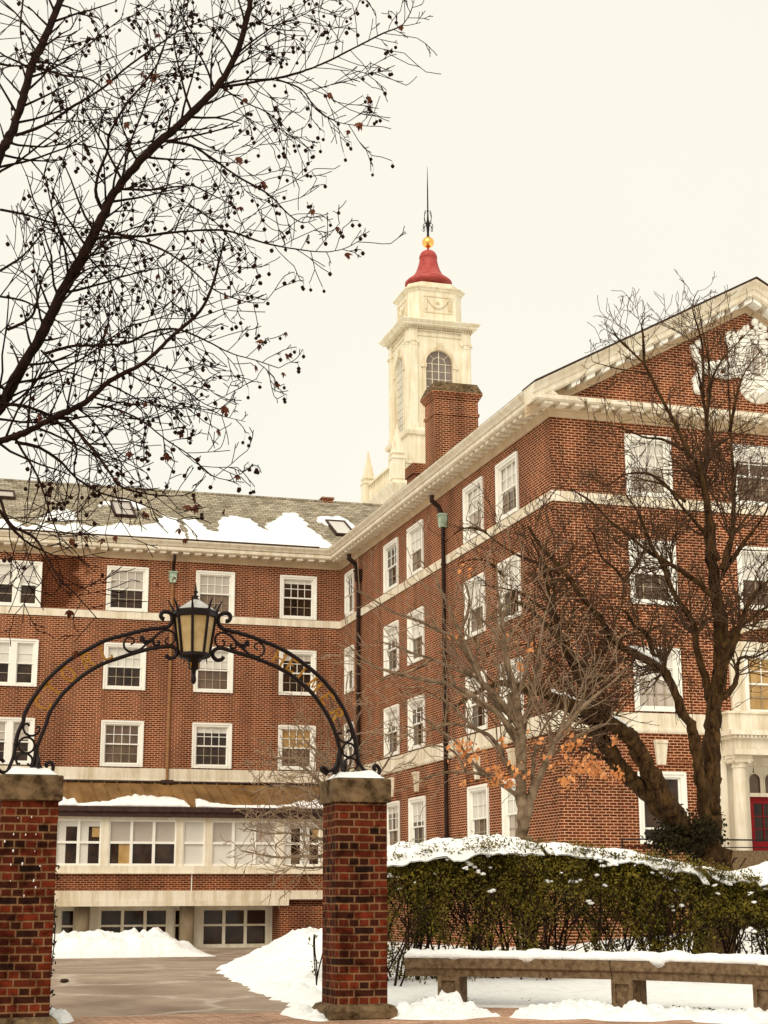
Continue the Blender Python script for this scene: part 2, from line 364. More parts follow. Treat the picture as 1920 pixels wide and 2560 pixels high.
def bank_r(x, y):
    e = edge_r(y)+.18*nz(y*1.3, 3.1)+.10*nz(y*4.5, 1.2)
    t = x-e+.16*abs(nz(x*3.1, y*2.2, 5))
    if t < 0: return -.03+t*.5
    end = smooth(17.0, 18.4, y)
    return (.44*smooth(0, 1.7, t)+.08*smooth(0,.25,t))*(.6+.5*end)*(1+.75*lump(x, y, .8, 2))*(1-.75*smooth(36, 46, y)*smooth(0,2,t)*0)*smooth(16.7, 17.6, y+1.2*smooth(0,.6,t))*smooth(3.4, 1.8, t)*(smooth(5.05, 4.8, x) if y < 20.6 else smooth(5.0+(y-20.6)*1.2, 4.8+(y-20.6)*1.2, x) if y < 24 else 1) - .03
snow_field('snow_bank', 'long ploughed snow bank along the right edge of the drive', 4.0, 13.5, 16.9, 50, bank_r, .085, group='ploughed snow banks')
pA = at(136, 2372, 56.0); pB = at(546, 2372, 56.0)
def bank_f(x, y):
    u = (x-pA.x+1.2)/(pB.x-pA.x+1.2)
    if u < -.3 or u > 1.02: return -.05
    prof = (.55+.25*math.sin(min(1,max(0,u))*3.0))*smooth(1.02, .72, u) if u > .3 else (.62+.2*math.sin(u*3))
    v = (y-54.8)/3.4
    e = math.sqrt(max(0, 1-(2*v-1)**2)) if 0 < v < 1 else 0
    return .92*prof*e*(1+.85*lump(x, y, .9, 7))-.03
snow_field('snow_bank', 'low snow bank across the far end of the drive, below the basement windows', pA.x-3, pB.x+.4, 54.7, 58.4, bank_f, .09, group='ploughed snow banks')
def heap(cx, cy, rx, ry, h, seed):
    def hf(x, y):
        a = 1-((x-cx)/rx)**2-((y-cy)/ry)**2
        return h*(max(a, 0)**.6)*(1+.6*lump(x, y, .35, seed))-.012 if a > -.1 else -.05
    return hf
def lumpy(cx, cy, rx, ry, h, seed):
    def hf(x, y):
        a = 1-((x-cx)/rx)**2-((y-cy)/ry)**2+.55*nz(x*2.6, y*2.6, seed)
        l = .55+.9*abs(nz(x*4.5, y*4.5, seed+4))+.55*abs(nz(x*10, y*10, seed+7))+.25*nz(x*22, y*22, seed)
        return h*(max(a, 0)**.75)*l-.010 if a > -.1 else -.05
    return hf
snow_field('snow_bank', 'small lumpy snow heap against the inner foot of the left gate pillar', 1.3, 2.1, 16.4, 17.6, lumpy(1.58,16.95,.20,.36,.16,3), .025, group='ploughed snow banks')
snow_field('snow_bank', 'tongue of snow spilling round the left foot of the right gate pillar', 3.9, 4.6, 16.0, 17.8, lumpy(4.16,16.85,.22,.75,.11,8), .03, group='ploughed snow banks')
snow_field('snow_bank', 'crumbly snow heap just right of the right gate pillar, before the bench', 4.8, 6.5, 15.6, 17.2, lumpy(5.45,16.35,.66,.5,.19,12), .035, group='ploughed snow banks')
snow_field('snow_bank', 'longest crumbly snow ridge in front of the stone bench, near its middle leg', 5.8, 8.3, 14.6, 17.4, (lambda f1, f2: (lambda x, y: max(f1(x, y), f2(x, y))))(lumpy(6.75,15.9,.70,.42,.19,15), lumpy(7.40,15.4,.75,.42,.14,17)), .035, group='ploughed snow banks')
snow_field('snow_bank', 'crumbly snow heap below the right end of the stone bench', 7.4, 8.9, 13.9, 15.4, lumpy(8.05,14.75,.48,.42,.13,21), .035, group='ploughed snow banks')
# white drift lying under and behind the bench, up to the hedge
def drift(x, y):
    line = 17.75-.62*max(0, x-6.0)
    t = y-line
    return (.03+.17*smooth(.3, 2.4, t))*smooth(-.25,.1,t)*(1+.25*nz(x*1.2, y*1.2, 4))*smooth(4.85, 5.0, x)-.01*(t<0)-(.05 if t < -.25 else 0)
snow_field('snow_drift', 'smooth shaded snow drift lying under and behind the stone bench up to the hedge', 4.87, 13, 13.5, 21.5, drift, .09, cat='snow drift', mat_='snow')
# ------------------------------------------------------------------ the L-shaped hall
DY, CX, GY, GX1 = 67.2, 17.99, 42.90, 31.6
ZF = 15.27                                  # underside of the frieze
B = thing('brick_building', 'large L-shaped red brick hall with cream cornice, white sash windows and a gabled wing', 'building', (0,0,0))
def WY(Y): return lambda u, d, z: (u, Y-d, z)          # wall facing the street
def WX(X): return lambda u, d, z: (X-d, u, z)          # wall facing left
def wall(name, M, u0, u1, z0, z1, holes, m, top=None):
    mb = MB()
    us = sorted({u0, u1, *[h[0] for h in holes], *[h[1] for h in holes]})
    zs = sorted({z0, z1, *[h[2] for h in holes], *[h[3] for h in holes]})
    us = [u for u in us if u0 <= u <= u1]; zs = [z for z in zs if z0 <= z <= z1]
    for a, b in zip(us, us[1:]):
        for c, d in zip(zs, zs[1:]):
            mu, mz = (a+b)/2, (c+d)/2
            if any(h[0] < mu < h[1] and h[2] < mz < h[3] for h in holes): continue
            mb.quad(M(a,0,c), M(b,0,c), M(b,0,d), M(a,0,d))
    if top: mb.poly([M(u,0,z) for u, z in top])
    return mb.build(name, m, B)
rw = random.Random(5)
def window(M, u0, u1, z0, z1, shade=.5, lower='pane', upper='shade', cols=4, case=.15, rows=2, sill=True, mun=.026, name='window', meet=.5, twin=None):
    """casing in the wall opening; sash bars, shade and panes inside it"""
    mb = MB(); D0, D1 = -.16, .045
    mb.mbox(M, u0, u0+case, D0, D1, z0, z1); mb.mbox(M, u1-case, u1, D0, D1, z0, z1)
    mb.mbox(M, u0+case, u1-case, D0, D1, z1-case, z1)
    mb.mbox(M, u0+case, u1-case, D0, D1+.03 if sill else D1, z0, z0+case*.8)
    mb.mbox(M, u0-.02, u0+.05, D1, D1+.03, z0, z1); mb.mbox(M, u1-.05, u1+.02, D1, D1+.03, z0, z1)
    mb.mbox(M, u0+.05, u1-.05, D1, D1+.03, z1-.07, z1+.01)
    spans = [(u0+case, u1-case)]
    if twin:
        spans = []
        a = u0+case
        for t in twin:
            mb.mbox(M, t-.13, t+.13, D0, D1, z0+case*.8, z1-case); spans.append((a, t-.13)); a = t+.13
        spans.append((a, u1-case))
    w = mb.build(name, M_['white'], B)
    for a, b in spans:
        c, d = z0+case*.8, z1-case
        zm = lerp(c, d, meet); fr = .05
        sb = MB()
        nc = max(1, round(cols*(b-a)/(u1-u0-2*case))) if twin else cols
        for lo, hi, off in ((c, zm+.02, -.11), (zm-.02, d, -.07)):
            e = off+.035
            sb.mbox(M, a, a+fr, off, e, lo, hi); sb.mbox(M, b-fr, b, off, e, lo, hi)
            sb.mbox(M, a+fr, b-fr, off, e, lo, lo+fr); sb.mbox(M, a+fr, b-fr, off, e, hi-fr, hi)
            gb = MB() if off < -.1 else sb
            for k in range(1, nc):
                x = lerp(a+fr, b-fr, k/nc); gb.mbox(M, x-mun/2, x+mun/2, off, e-.004, lo+fr, hi-fr)
            for k in range(1, rows):
                z = lerp(lo+fr, hi-fr, k/rows); gb.mbox(M, a+fr, b-fr, off+.002, e-.008, z-mun/2, z+mun/2)
            if gb is not sb and gb.v: gb.build('glazing_bars', M_['bars'], w)
        sb.build('sash', M_['white'], w)
        zs = d-(d-c)*shade
        def pane(nm, lo, hi, m, dd):
            if hi-lo < .03: return
            g = MB(); g.mbox(M, a+.01, b-.01, dd-.012, dd, lo, hi); g.build(nm, M_[m], w)
        if shade > .02: pane('shade', max(zs, c), d, upper, -.118 if shade > .5 else -.078)
        if shade < .98:
            if shade < .5: pane('pane', zm, zs, lower, -.079); pane('pane', c, zm-.001, lower, -.119)
            else: pane('pane', c, zs, lower, -.119)
    return w
# storeys: (sill, head)
ROW = {4:(12.99, 14.91), 3:(9.67, 11.62), 2:(6.48, 8.37), 1:(2.66, 4.72)}
holes = []
LW = [(7.73, 9.46), (11.54, 13.20), (15.24, 16.86)]
specL = {(4,0):(.5,'pane','screen'), (4,1):(.5,'pane_brown','screen'), (4,2):(.12,'pane','shade'),
         (3,0):(.52,'pane','shade'), (3,1):(.46,'pane_brown','shade'), (3,2):(.18,'pane','screen'),
         (2,0):(.04,'pane_brown','pane'), (2,1):(.16,'pane','shade'), (2,2):(.5,'pane_brown','pane_warm')}
winsL = []
for r in (4, 3, 2):
    z0, z1 = ROW[r]
    for k, (a, b) in enumerate(LW):
        holes.append((a, b, z0, z1)); winsL.append((a, b, z0, z1, specL[r,k], None))
    a, b = 1.2, 4.99
    holes.append((a, b, z0, z1)); winsL.append((a, b, z0, z1, {4:(.5,'pane','shade'),3:(.5,'pane','shade'),2:(.45,'pane','screen')}[r], (4.02, 2.2)[:1]))
wall('wall', WY(DY), -14, CX, -1.2, 15.6, holes, M_['brick_far'])
for a, b, z0, z1, s, tw in winsL:
    window(WY(DY), a, b, z0, z1, s[0], s[1], s[2], twin=tw)
holesX = []; winsX = []
COLS = {'A':(64.97,66.3), 'B':(58.5,60.35), 'C':(55.32,57.2), 'D':(48.8,50.68), 'E':(45.58,47.46)}
rx = random.Random(11)
for c, (a, b) in COLS.items():
    for r in (4, 3, 2, 1):
        if c == 'A' and r == 1: continue
        z0, z1 = ROW[r]
        sp = {('A',4):(.06,'pane'),('B',4):(.06,'pane'),('C',4):(.5,'pane_brown'),('D',4):(.55,'pane_grey'),('E',4):(.55,'pane_brown'),
              ('B',3):(.3,'pane'),('E',3):(.5,'pane'),('C',3):(.5,'pane_brown')}.get((c,r), (rx.choice((.15,.4,.5,.5)), rx.choice(('pane','pane','pane_grey','pane_brown'))))
        holesX.append((a, b, z0, z1)); winsX.append((a, b, z0, z1, sp))
wall('wall', WX(CX), GY, DY, -1.2, 15.6, holesX, M_['brick_far'])
for a, b, z0, z1, s in winsX: window(WX(CX), a, b, z0, z1, s[0], s[1], 'shade', cols=3)
holesG = []; winsG = []
GC = [(20.41,21.92), (24.02,26.6), (28.68,30.2)]
for k, (a, b) in enumerate(GC):
    for r in (4, 3, 2, 1):
        z0, z1 = ROW[r]
        if k == 1 and r == 1: continue
        if k == 1 and r == 4: z0, z1 = 12.95, 14.86
        sp = {(0,4):(.56,'pane_grey','shade'),(0,3):(.5,'pane_brown','shade'),(0,2):(.5,'pane_grey','shade'),(0,1):(.0,'pane','shade'),
              (1,4):(.2,'pane_brown','shade'),(1,3):(.5,'pane_brown','shade'),(1,2):(.0,'pane_warm','shade')}.get((k,r), (.5,'pane','shade'))
        holesG.append((a, b, z0, z1)); winsG.append((a, b, z0, z1, sp, k, r))
holesG.append((GC[1][0]+1.29-1.30, GC[1][0]+1.29+1.30, 1.45, 4.97))
APX, APZ, SL = 24.80, 20.15, .54
wall('wall', WY(GY), CX, GX1, -1.2, 15.6, holesG, M_['brick_far'], top=[(CX,15.6),(GX1,15.6),(APX, 15.6+(APX-CX)*SL)])
for a, b, z0, z1, s, k, r in winsG:
    if k == 0 and r == 1: window(WY(GY), a, b, z0, z1, 0, 'pane', 'shade', cols=1, rows=1, meet=.18)
    else: window(WY(GY), a, b, z0, z1, s[0], s[1], s[2], cols=(5 if k == 1 else 4), mun=.024)
mb = MB()                                  # the walls one does not see
mb.quad((GX1,GY,-1.2),(GX1,80.2,-1.2),(GX1,80.2,15.6),(GX1,GY,15.6)); mb.quad((-14,80.2,-1.2),(GX1,80.2,-1.2),(GX1,80.2,15.6),(-14,80.2,15.6)); mb.quad((-14,DY,-1.2),(-14,80.2,-1.2),(-14,80.2,15.6),(-14,DY,15.6))
mb.build('rear_wall', M_['brick_far'], B)
# bands run round all three fronts: station points for an outward offset o
def path(o, x0=-14, x1=GX1): return [(x0, DY-o), (CX-o, DY-o), (CX-o, GY-o), (x1+o, GY-o)]
def run(name, prof, m, closed=True, parent=B, x0=-14):
    mb = MB()
    rings = []
    for k in range(4):
        rings.append([(*path(o, x0)[k], z) for o, z in prof])
    mb.loops(rings, close=closed)
    return mb.build(name, m, parent)
def band_splits(z0, z1, o, name, segs):
    mb = MB()
    for M, a, b in segs: mb.mbox(M, a, b, -.05, o, z0, z1)
    return mb
# sill-level stone belt under the top storey, and broader band above the ground storey
run('belt_course', [(-.04,12.66),(.05,12.66),(.05,12.97),(-.04,12.97)], M_['stone'])
run('stone_band', [(-.04,5.84),(.05,5.84),(.075,5.90),(.075,5.97),(.05,5.99),(.05,6.42),(-.04,6.45)], M_['stone'])
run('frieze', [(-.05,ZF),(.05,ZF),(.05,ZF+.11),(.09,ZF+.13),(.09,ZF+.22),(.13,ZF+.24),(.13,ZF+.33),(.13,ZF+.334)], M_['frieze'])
run('cornice', [(-.05,ZF+.335),(.60,ZF+.335),(.60,ZF+.36),(.64,ZF+.37),(.64,ZF+.50),(.60,ZF+.51),(-.05,ZF+.515)], M_['cream'])
# modillion blocks under the soffit
mb = MB()
def mod(M, u, w=.27):
    mb.mbox(M, u-w/2, u+w/2, .131, .54, ZF+.235, ZF+.330)
u = -1.0
while u < CX-.5: mod(WY(DY), u); u += .50
u = GY+.05
while u < DY-.75: mod(WX(CX), u); u += .50
u = CX-.25
while u < GX1: mod(WY(GY), u); u += .50
mb.build('modillion', M_['cream'], B)
tag(bpy.context.scene.objects['modillion'], kind='stuff')
# eaves crown moulding (not across the gable front), then the gutter on the left wing
mb = MB()
prof = [(.60,ZF+.52),(.66,ZF+.53),(.70,ZF+.60),(.80,ZF+.70),(.82,ZF+.76),(.30,ZF+.77),(-.05,ZF+.52)]
mb.loops([[(-14, DY-o, z) for o, z in prof], [(CX-o, DY-o, z) for o, z in prof], [(CX-o, GY-.6, z) for o, z in prof]])
mb.build('eaves_moulding', M_['cream'], B)
mb = MB()
pts = [(-14+i*.4, DY-.76, ZF+.80+.012*nz(i*.9)) for i in range(80)]
pts = [p for p in pts if p[0] < CX-.85]
mb.tube(pts, .055, 6)
mb.build('gutter', M_['gutter'], B)
# roofs
EZ = ZF+.77
rdgL = 73.7; rdgLz = EZ+(rdgL-(DY-.80))*.545
mb = MB()
mb.loops([[(-15, DY-.80, EZ), (-15, rdgL, rdgLz), (-15, 80.6, EZ)], [(19, DY-.80, EZ), (22, rdgL, rdgLz), (22, 80.6, EZ)]], close=False)
mb.build('slate_roof', M_['slate'], B)
mb = MB()
rz = EZ+(APX-(CX-.80))*SL
mb.loops([[(CX-.80, GY-.66, EZ+.02), (APX, GY-.66, rz+.02), (2*APX-CX+.8, GY-.66, EZ+.02)], [(CX-.80, 81, EZ+.02), (APX, 81, rz+.02), (2*APX-CX+.8, 81, EZ+.02)]], close=False)
mb.build('slate_roof', M_['slate'], B)
mb = MB(); mb.box(-14, 22, rdgL-.09, rdgL+.09, rdgLz-.03, rdgLz+.05); mb.build('ridge_cap', M_['slate'], B)
# raking cornice of the gable
def rake(name, prof, m, sgn=1):
    """prof: (outward offset, height above the rake line)"""
    mb = MB(); h = []
    for u in (CX-.80, APX):
        zb = EZ+(u-(CX-.80))*SL
        h.append([(u, GY-o, zb+z) for o, z in prof])
    u2 = 2*APX-CX+.8
    h.append([(u2, GY-o, EZ+z) for o, z in prof])
    mb.loops(h); return mb.build(name, m, B)
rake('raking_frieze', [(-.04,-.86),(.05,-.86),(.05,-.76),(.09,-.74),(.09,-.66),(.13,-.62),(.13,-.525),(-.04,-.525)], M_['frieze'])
rake('raking_cornice', [(-.04,-.52),(.58,-.52),(.58,-.48),(.62,-.47),(.62,-.30),(.66,-.28),(.70,-.16),(.80,-.06),(.82,0),(-.04,0)], M_['cream'])
rake('roof_edge', [(-.2,.02),(.86,.02),(.86,.065),(-.2,.065)], M_['gutter'])
mb = MB()
for s in (1, -1):
    for k in range(1, 18):
        u = CX+.15+k*.50
        if u > APX-.1: break
        uu = u if s == 1 else 2*APX-u
        zb = lambda q: EZ+((q if s == 1 else 2*APX-q)-(CX-.80))*SL
        a, b = uu-.14, uu+.14
        mb.hexa(((a,GY-.131,zb(a)-.66),(b,GY-.131,zb(b)-.66),(b,GY-.53,zb(b)-.66),(a,GY-.53,zb(a)-.66),(a,GY-.131,zb(a)-.525),(b,GY-.131,zb(b)-.525),(b,GY-.53,zb(b)-.525),(a,GY-.53,zb(a)-.525)))
tag(mb.build('raking_modillion', M_['white'], B), kind='stuff')
# stone keystones over the ground-floor windows, brick soldier lintels
for M, a, b in [(WY(GY), *GC[0])]+[(WX(CX), *COLS[c]) for c in 'BCDE']:
    m = (a+b)/2
    mb = MB(); zt, zb = 5.55, 4.93
    mb.hexa([M(m-.13,-.02,zb), M(m+.13,-.02,zb), M(m+.13,.10,zb), M(m-.13,.10,zb), M(m-.19,-.02,zt), M(m+.19,-.02,zt), M(m+.19,.14,zt), M(m-.19,.14,zt)])
    mb.mbox(M, m-.20, m+.20, -.02, .17, zt, zt+.09)
    mb.build('keystone', M_['stone'], B)
    mb = MB()
    k = a-.28
    while k < b+.2:
        if abs(k+.04-m) > .22: mb.mbox(M, k, k+.062, -.02, .035, 4.88, 5.09)
        k += .078
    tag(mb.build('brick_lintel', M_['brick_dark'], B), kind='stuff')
# chimneys
def chimney(x0, x1, y0, y1, zb, zt, name='chimney', cap=True):
    mb = MB(); s = zt-.42
    mb.box(x0, x1, y0, y1, zb, s-.95)
    mb.box(x0-.045, x1+.045, y0-.045, y1+.045, s-.95, s-.82)
    mb.box(x0, x1, y0, y1, s-.82, s-.28)
    for i in range(3): mb.box(x0-.05*(i+1), x1+.05*(i+1), y0-.05*(i+1), y1+.05*(i+1), s-.28+i*.093, s-.28+(i+1)*.093)
    c = mb.build(name, M_['brick_far'], B)
    if cap:
        mb = MB(); e = .02
        mb.hexa([(x0-.16,y0-.16,s),(x1+.16,y0-.16,s),(x1+.16,y1+.16,s),(x0-.16,y1+.16,s),(x0+e,y0+e,zt),(x1-e,y0+e,zt),(x1-e,y1-e,zt),(x0+e,y1-e,zt)])
        mb.build('chimney_cap', M_['cap'], c)
    return c
cl = at(1087.6, 1100, 58.0); cr = at(1196.4, 1100, 58.0); ct = at(1095, 951, 57.9)
chimney(cl.x, cr.x, 58.0, 59.25, 15.5, ct.z)
c2 = at(1032, 1165, 66.0); c3 = at(1078, 1165, 66.0); c2t = at(1040, 1157, 66.0)
mb = MB()
x0, x1, y0, y1, zt = c2.x, c3.x+.5, 66.0, 67.2, c2t.z
mb.box(x0, x1, y0, y1, zt-.5, zt); mb.box(x0+.07, x1-.07, y0+.07, y1-.07, zt-.95, zt-.5)
mb.box(x0+.14, x1-.14, y0+.14, y1-.14, zt-1.35, zt-.95)
for i in range(4): mb.box(x0+.14+i*.33, x0+.26+i*.33, y0+.14, y1-.14, zt-1.7, zt-1.35)
mb.box(x0+.14, x1-.14, y0+.14, y1-.14, zt-3.6, zt-1.7)
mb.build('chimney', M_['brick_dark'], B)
r0 = at(799, 1262, rdgL+.5); r1 = at(825, 1262, rdgL+.5); rt = at(810, 1250, rdgL+.5)
mb = MB(); mb.box(r0.x, r1.x, rdgL-.1, rdgL+.6, rdgLz-1.2, rt.z-.1); mb.box(r0.x-.05, r1.x+.05, rdgL-.15, rdgL+.65, rt.z-.1, rt.z)
mb.build('chimney', M_['brick_far'], B)
# skylights in the slates
def roofpt(x, v, h=0.0):                   # v: metres up the slope from the eave
    c = 1/math.sqrt(1+.545**2); s = .545*c
    return (x, DY-.80+v*c-h*s, EZ+v*s+h*c)
def on_roof(px, py):                       # pixel on the left wing's front slope -> (x, v)
    d = ray(px, py); n = Vector((0,-.545,1)); p0 = Vector((0, DY-.80, EZ))
    q = CAM+d*(((p0-CAM).dot(n))/d.dot(n)); return q.x, (q.y-(DY-.80))*math.sqrt(1+.545**2)
for (xa, ya), (xb, yb), snowy in (((955-95,1342),(852,1308),1), ((335,1296),(290,1258),0), ((30,1250),(2,1232),0)):
    x0, v0 = on_roof(xa, ya); x1, v1 = on_roof(xb, yb)
    w = .95
    xm = (x0+x1)/2-.1; v0, v1 = min(v0,v1), max(v0,v1)
    fr = MB(); P = lambda x, v, h: roofpt(x, v, h)
    def sbox(a, b, c, d, h0, h1, mbx): mbx.hexa([P(a,c,h0),P(b,c,h0),P(b,d,h0),P(a,d,h0),P(a,c,h1),P(b,c,h1),P(b,d,h1),P(a,d,h1)])
    sbox(xm-w/2, xm+w/2, v0, v0+.09, 0, .15, fr); sbox(xm-w/2, xm+w/2, v1-.09, v1, 0, .15, fr)
    sbox(xm-w/2, xm-w/2+.08, v0+.09, v1-.09, 0, .15, fr); sbox(xm+w/2-.08, xm+w/2, v0+.09, v1-.09, 0, .15, fr)
    f = fr.build('skylight', M_['gutter'], B)
    g = MB(); sbox(xm-w/2+.08, xm+w/2-.08, v0+.09, v1-.09, .05, .10, g); g.build('pane', M_['shade'] if snowy else M_['pane_grey'], f)
# snow lying on the slates
def roof_snow(label, outline, th=.07, sd=0, grp='snow patches on the slate roof'):
    pts = [on_roof(*p) for p in outline]
    # densify + roughen the outline
    out = []
    for (a, b) in zip(pts, pts[1:]+pts[:1]):
        a = Vector(a); b = Vector(b); k = max(1, int((b-a).length/.09))
        for i in range(k):
            q = a.lerp(b, i/k); e = .20*min(1, (q.y-.1)/.5) if q.y > .1 else 0
            out.append((q.x+e*(nz(q.x*2.5, q.y*2.5, sd)+.6*nz(q.x*7, q.y*7, sd)), max(.02, q.y+e*(nz(q.x*2.5, q.y*2.5, sd+7)+.6*nz(q.x*7, q.y*7, sd+7)))))
    mb = MB()
    cx_ = sum(p[0] for p in out)/len(out); cy_ = sum(p[1] for p in out)/len(out)
    ins = lambda p, k: (p[0]+(cx_-p[0])*k, p[1]+(cy_-p[1])*k)
    a = [roofpt(*p, .005) for p in out]; b = [roofpt(*p, th*.5) for p in out]; c = [roofpt(*ins(p,.02), th) for p in out]
    mb.loops([a, b, c], cap0=False)
    return tag(mb.build('snow_patch', M_['snow']), label, 'snow', grp)
roof_snow('long ragged snow strip along the eave of the slate roof, left of the humps', [(-60,1318),(120,1330),(260,1341),(380,1350),(470,1357),(455,1330),(440,1300),(410,1290),(392,1310),(350,1318),(300,1312),(240,1322),(180,1310),(160,1318),(100,1310),(60,1322),(30,1302),(-60,1296)], sd=1)
roof_snow('snow field with rounded humps along the eave of the slate roof, towards the corner', [(472,1357),(560,1364),(640,1370),(720,1377),(790,1382),(846,1381),(815,1356),(796,1338),(770,1320),(758,1297),(735,1283),(708,1285),(695,1300),(672,1312),(668,1330),(650,1322),(622,1300),(590,1292),(556,1294),(545,1312),(552,1336),(520,1330),(500,1312),(480,1298),(462,1300),(470,1330)], sd=3)
roof_snow('small snow patch left of the middle skylight high on the slate roof', [(100,1300),(150,1306),(190,1304),(185,1285),(160,1274),(135,1280),(110,1288)], sd=5)
roof_snow('thin snow cap above the middle skylight on the slate roof', [(250,1268),(290,1262),(350,1276),(362,1268),(330,1254),(290,1252),(256,1258)], sd=6)
roof_snow('snow strip above and left of the skylight beside the right wing', [(792,1306),(826,1318),(838,1326),(893,1326),(880,1310),(850,1295),(800,1293)], sd=8)
# downpipes
def downpipe(M, u, z0, z1, m, r=.055, d=.14, hop=None, hm=None, off=0.0, brk=(3.2,)):
    mb = MB()
    mb.tube([M(u, d, z0), M(u, d, z1)], r, 8)
    z = z0+1.2
    while z < z1-.5: mb.tube([M(u, d, z-.05), M(u, d, z+.05)], r*1.25, 8); z += 3.15
    p = mb.build('downpipe', m, B)
    if hop:
        h = MB(); h.loops([[M(u-.10,.03,hop), M(u+.10,.03,hop), M(u+.10,.26,hop), M(u-.10,.26,hop)], [M(u-.15,.03,hop+.14), M(u+.15,.03,hop+.14), M(u+.15,.28,hop+.14), M(u-.15,.28,hop+.14)], [M(u-.15,.03,hop+.42), M(u+.15,.03,hop+.42), M(u+.15,.28,hop+.42), M(u-.15,.28,hop+.42)]])
        h.mbox(M, u-.18, u+.18, .02, .32, hop+.42, hop+.48)
        h.build('rainwater_head', hm, p)
        n = MB(); n.tube([M(u,.2,hop+.48), M(u,.3,hop+.75), M(u,.55,hop+.95), M(u,.55,hop+1.15)], r*1.2, 8); n.build('offset_pipe', M_['pipedk'], p)
q = at(429, 1500, DY); downpipe(WY(DY), q.x, 5.95, 14.3, M_['pipe'], .060, hop=14.3, hm=M_['verdi'])
q2 = at(417, 1965, DY-.2)
mb = MB(); mb.mbox(WY(DY), q.x-.25, q.x+.25, .05, .35, 5.80, 5.95); mb.build('pipe_shoe', M_['gutter'], B)
q = atX(896, 1445, CX-.14); downpipe(WX(CX), q.y, 2.0, 14.15, M_['pipedk'], .085, hop=14.15, hm=M_['pipedk'])
q = atX(1112, 1700, CX-.14); downpipe(WX(CX), q.y, 2.0, 14.0, M_['pipedk'], .075, hop=14.0, hm=M_['verdi'])
# ------------------------------------------------------------------ low glazed range in front of the left wing
EY = 64.2
exl, exr = -8.0, 17.9
def wbox(mb, M, *a): mb.mbox(M, *a)
ME = WY(EY)
# copper roof, standing seams down the slope
zt, ze = 5.78, 4.62
mb = MB()
mb.hexa([(exl,EY-.35,ze),(exr,EY-.35,ze),(exr,DY-.06,zt),(exl,DY-.06,zt),(exl,EY-.35,ze+.05),(exr,EY-.35,ze+.05),(exr,DY-.06,zt+.05),(exl,DY-.06,zt+.05)])
ro = mb.build('copper_roof', M_['copper'], B)
mb = MB(); u = exl+.3
while u < exr-.1:
    mb.hexa([(u-.02,EY-.34,ze+.05),(u+.02,EY-.34,ze+.05),(u+.02,DY-.07,zt+.05),(u-.02,DY-.07,zt+.05),(u-.015,EY-.34,ze+.11),(u+.015,EY-.34,ze+.11),(u+.015,DY-.07,zt+.11),(u-.015,DY-.07,zt+.11)]); u += .52
tag(mb.build('standing_seam', M_['copper'], ro), kind='stuff')
mb = MB(); mb.box(exl, exr, EY-.44, EY-.352, ze-.14, ze+.06); mb.box(exl, exr, EY-.36, EY-.02, ze-.32, ze-.141); mb.build('eave_gutter', M_['gutter'], B)
mb = MB(); mb.box(exl, exr, DY-.20, DY-.065, zt+.06, zt+.13); mb.build('flashing', M_['gutter'], B)
# window strip: bays of sash windows between posts
zs, zh = 2.42, ze-.33
bays = []
def X(px): return at(px, 2110, EY).x
mb = MB()
mb.mbox(ME, exl, exr, -.3, .06, zh-.10, zh)            # head
mb.mbox(ME, exl, exr, -.3, .10, zs-.26, zs)            # sill wall
mb.mbox(ME, exl, exr, -.3, .16, zs-.31, zs-.26)
edges = [(X(139), X(252), 2, 'col'), (X(272), X(440), 3, 'half'), (X(457), X(512), 1, 'white'), (X(529), X(690), 3, 'mix'), (X(708), X(800), 2, 'col')]
edges = [(-7.5,-4.2,3,'half'),(-3.9,-1.2,3,'white'),(-.9,1.6,2,'col'),(1.9,5.1,3,'half')]+edges+[(X(812), 17.5, 2, 'half')]
prev = exl
for a, b, n, k in edges:
    mb.mbox(ME, prev, a, -.3, .05, zs, zh-.10); prev = b
mb.mbox(ME, prev, exr, -.3, .05, zs, zh-.10)
mb.build('window_wall', M_['cream'], B)
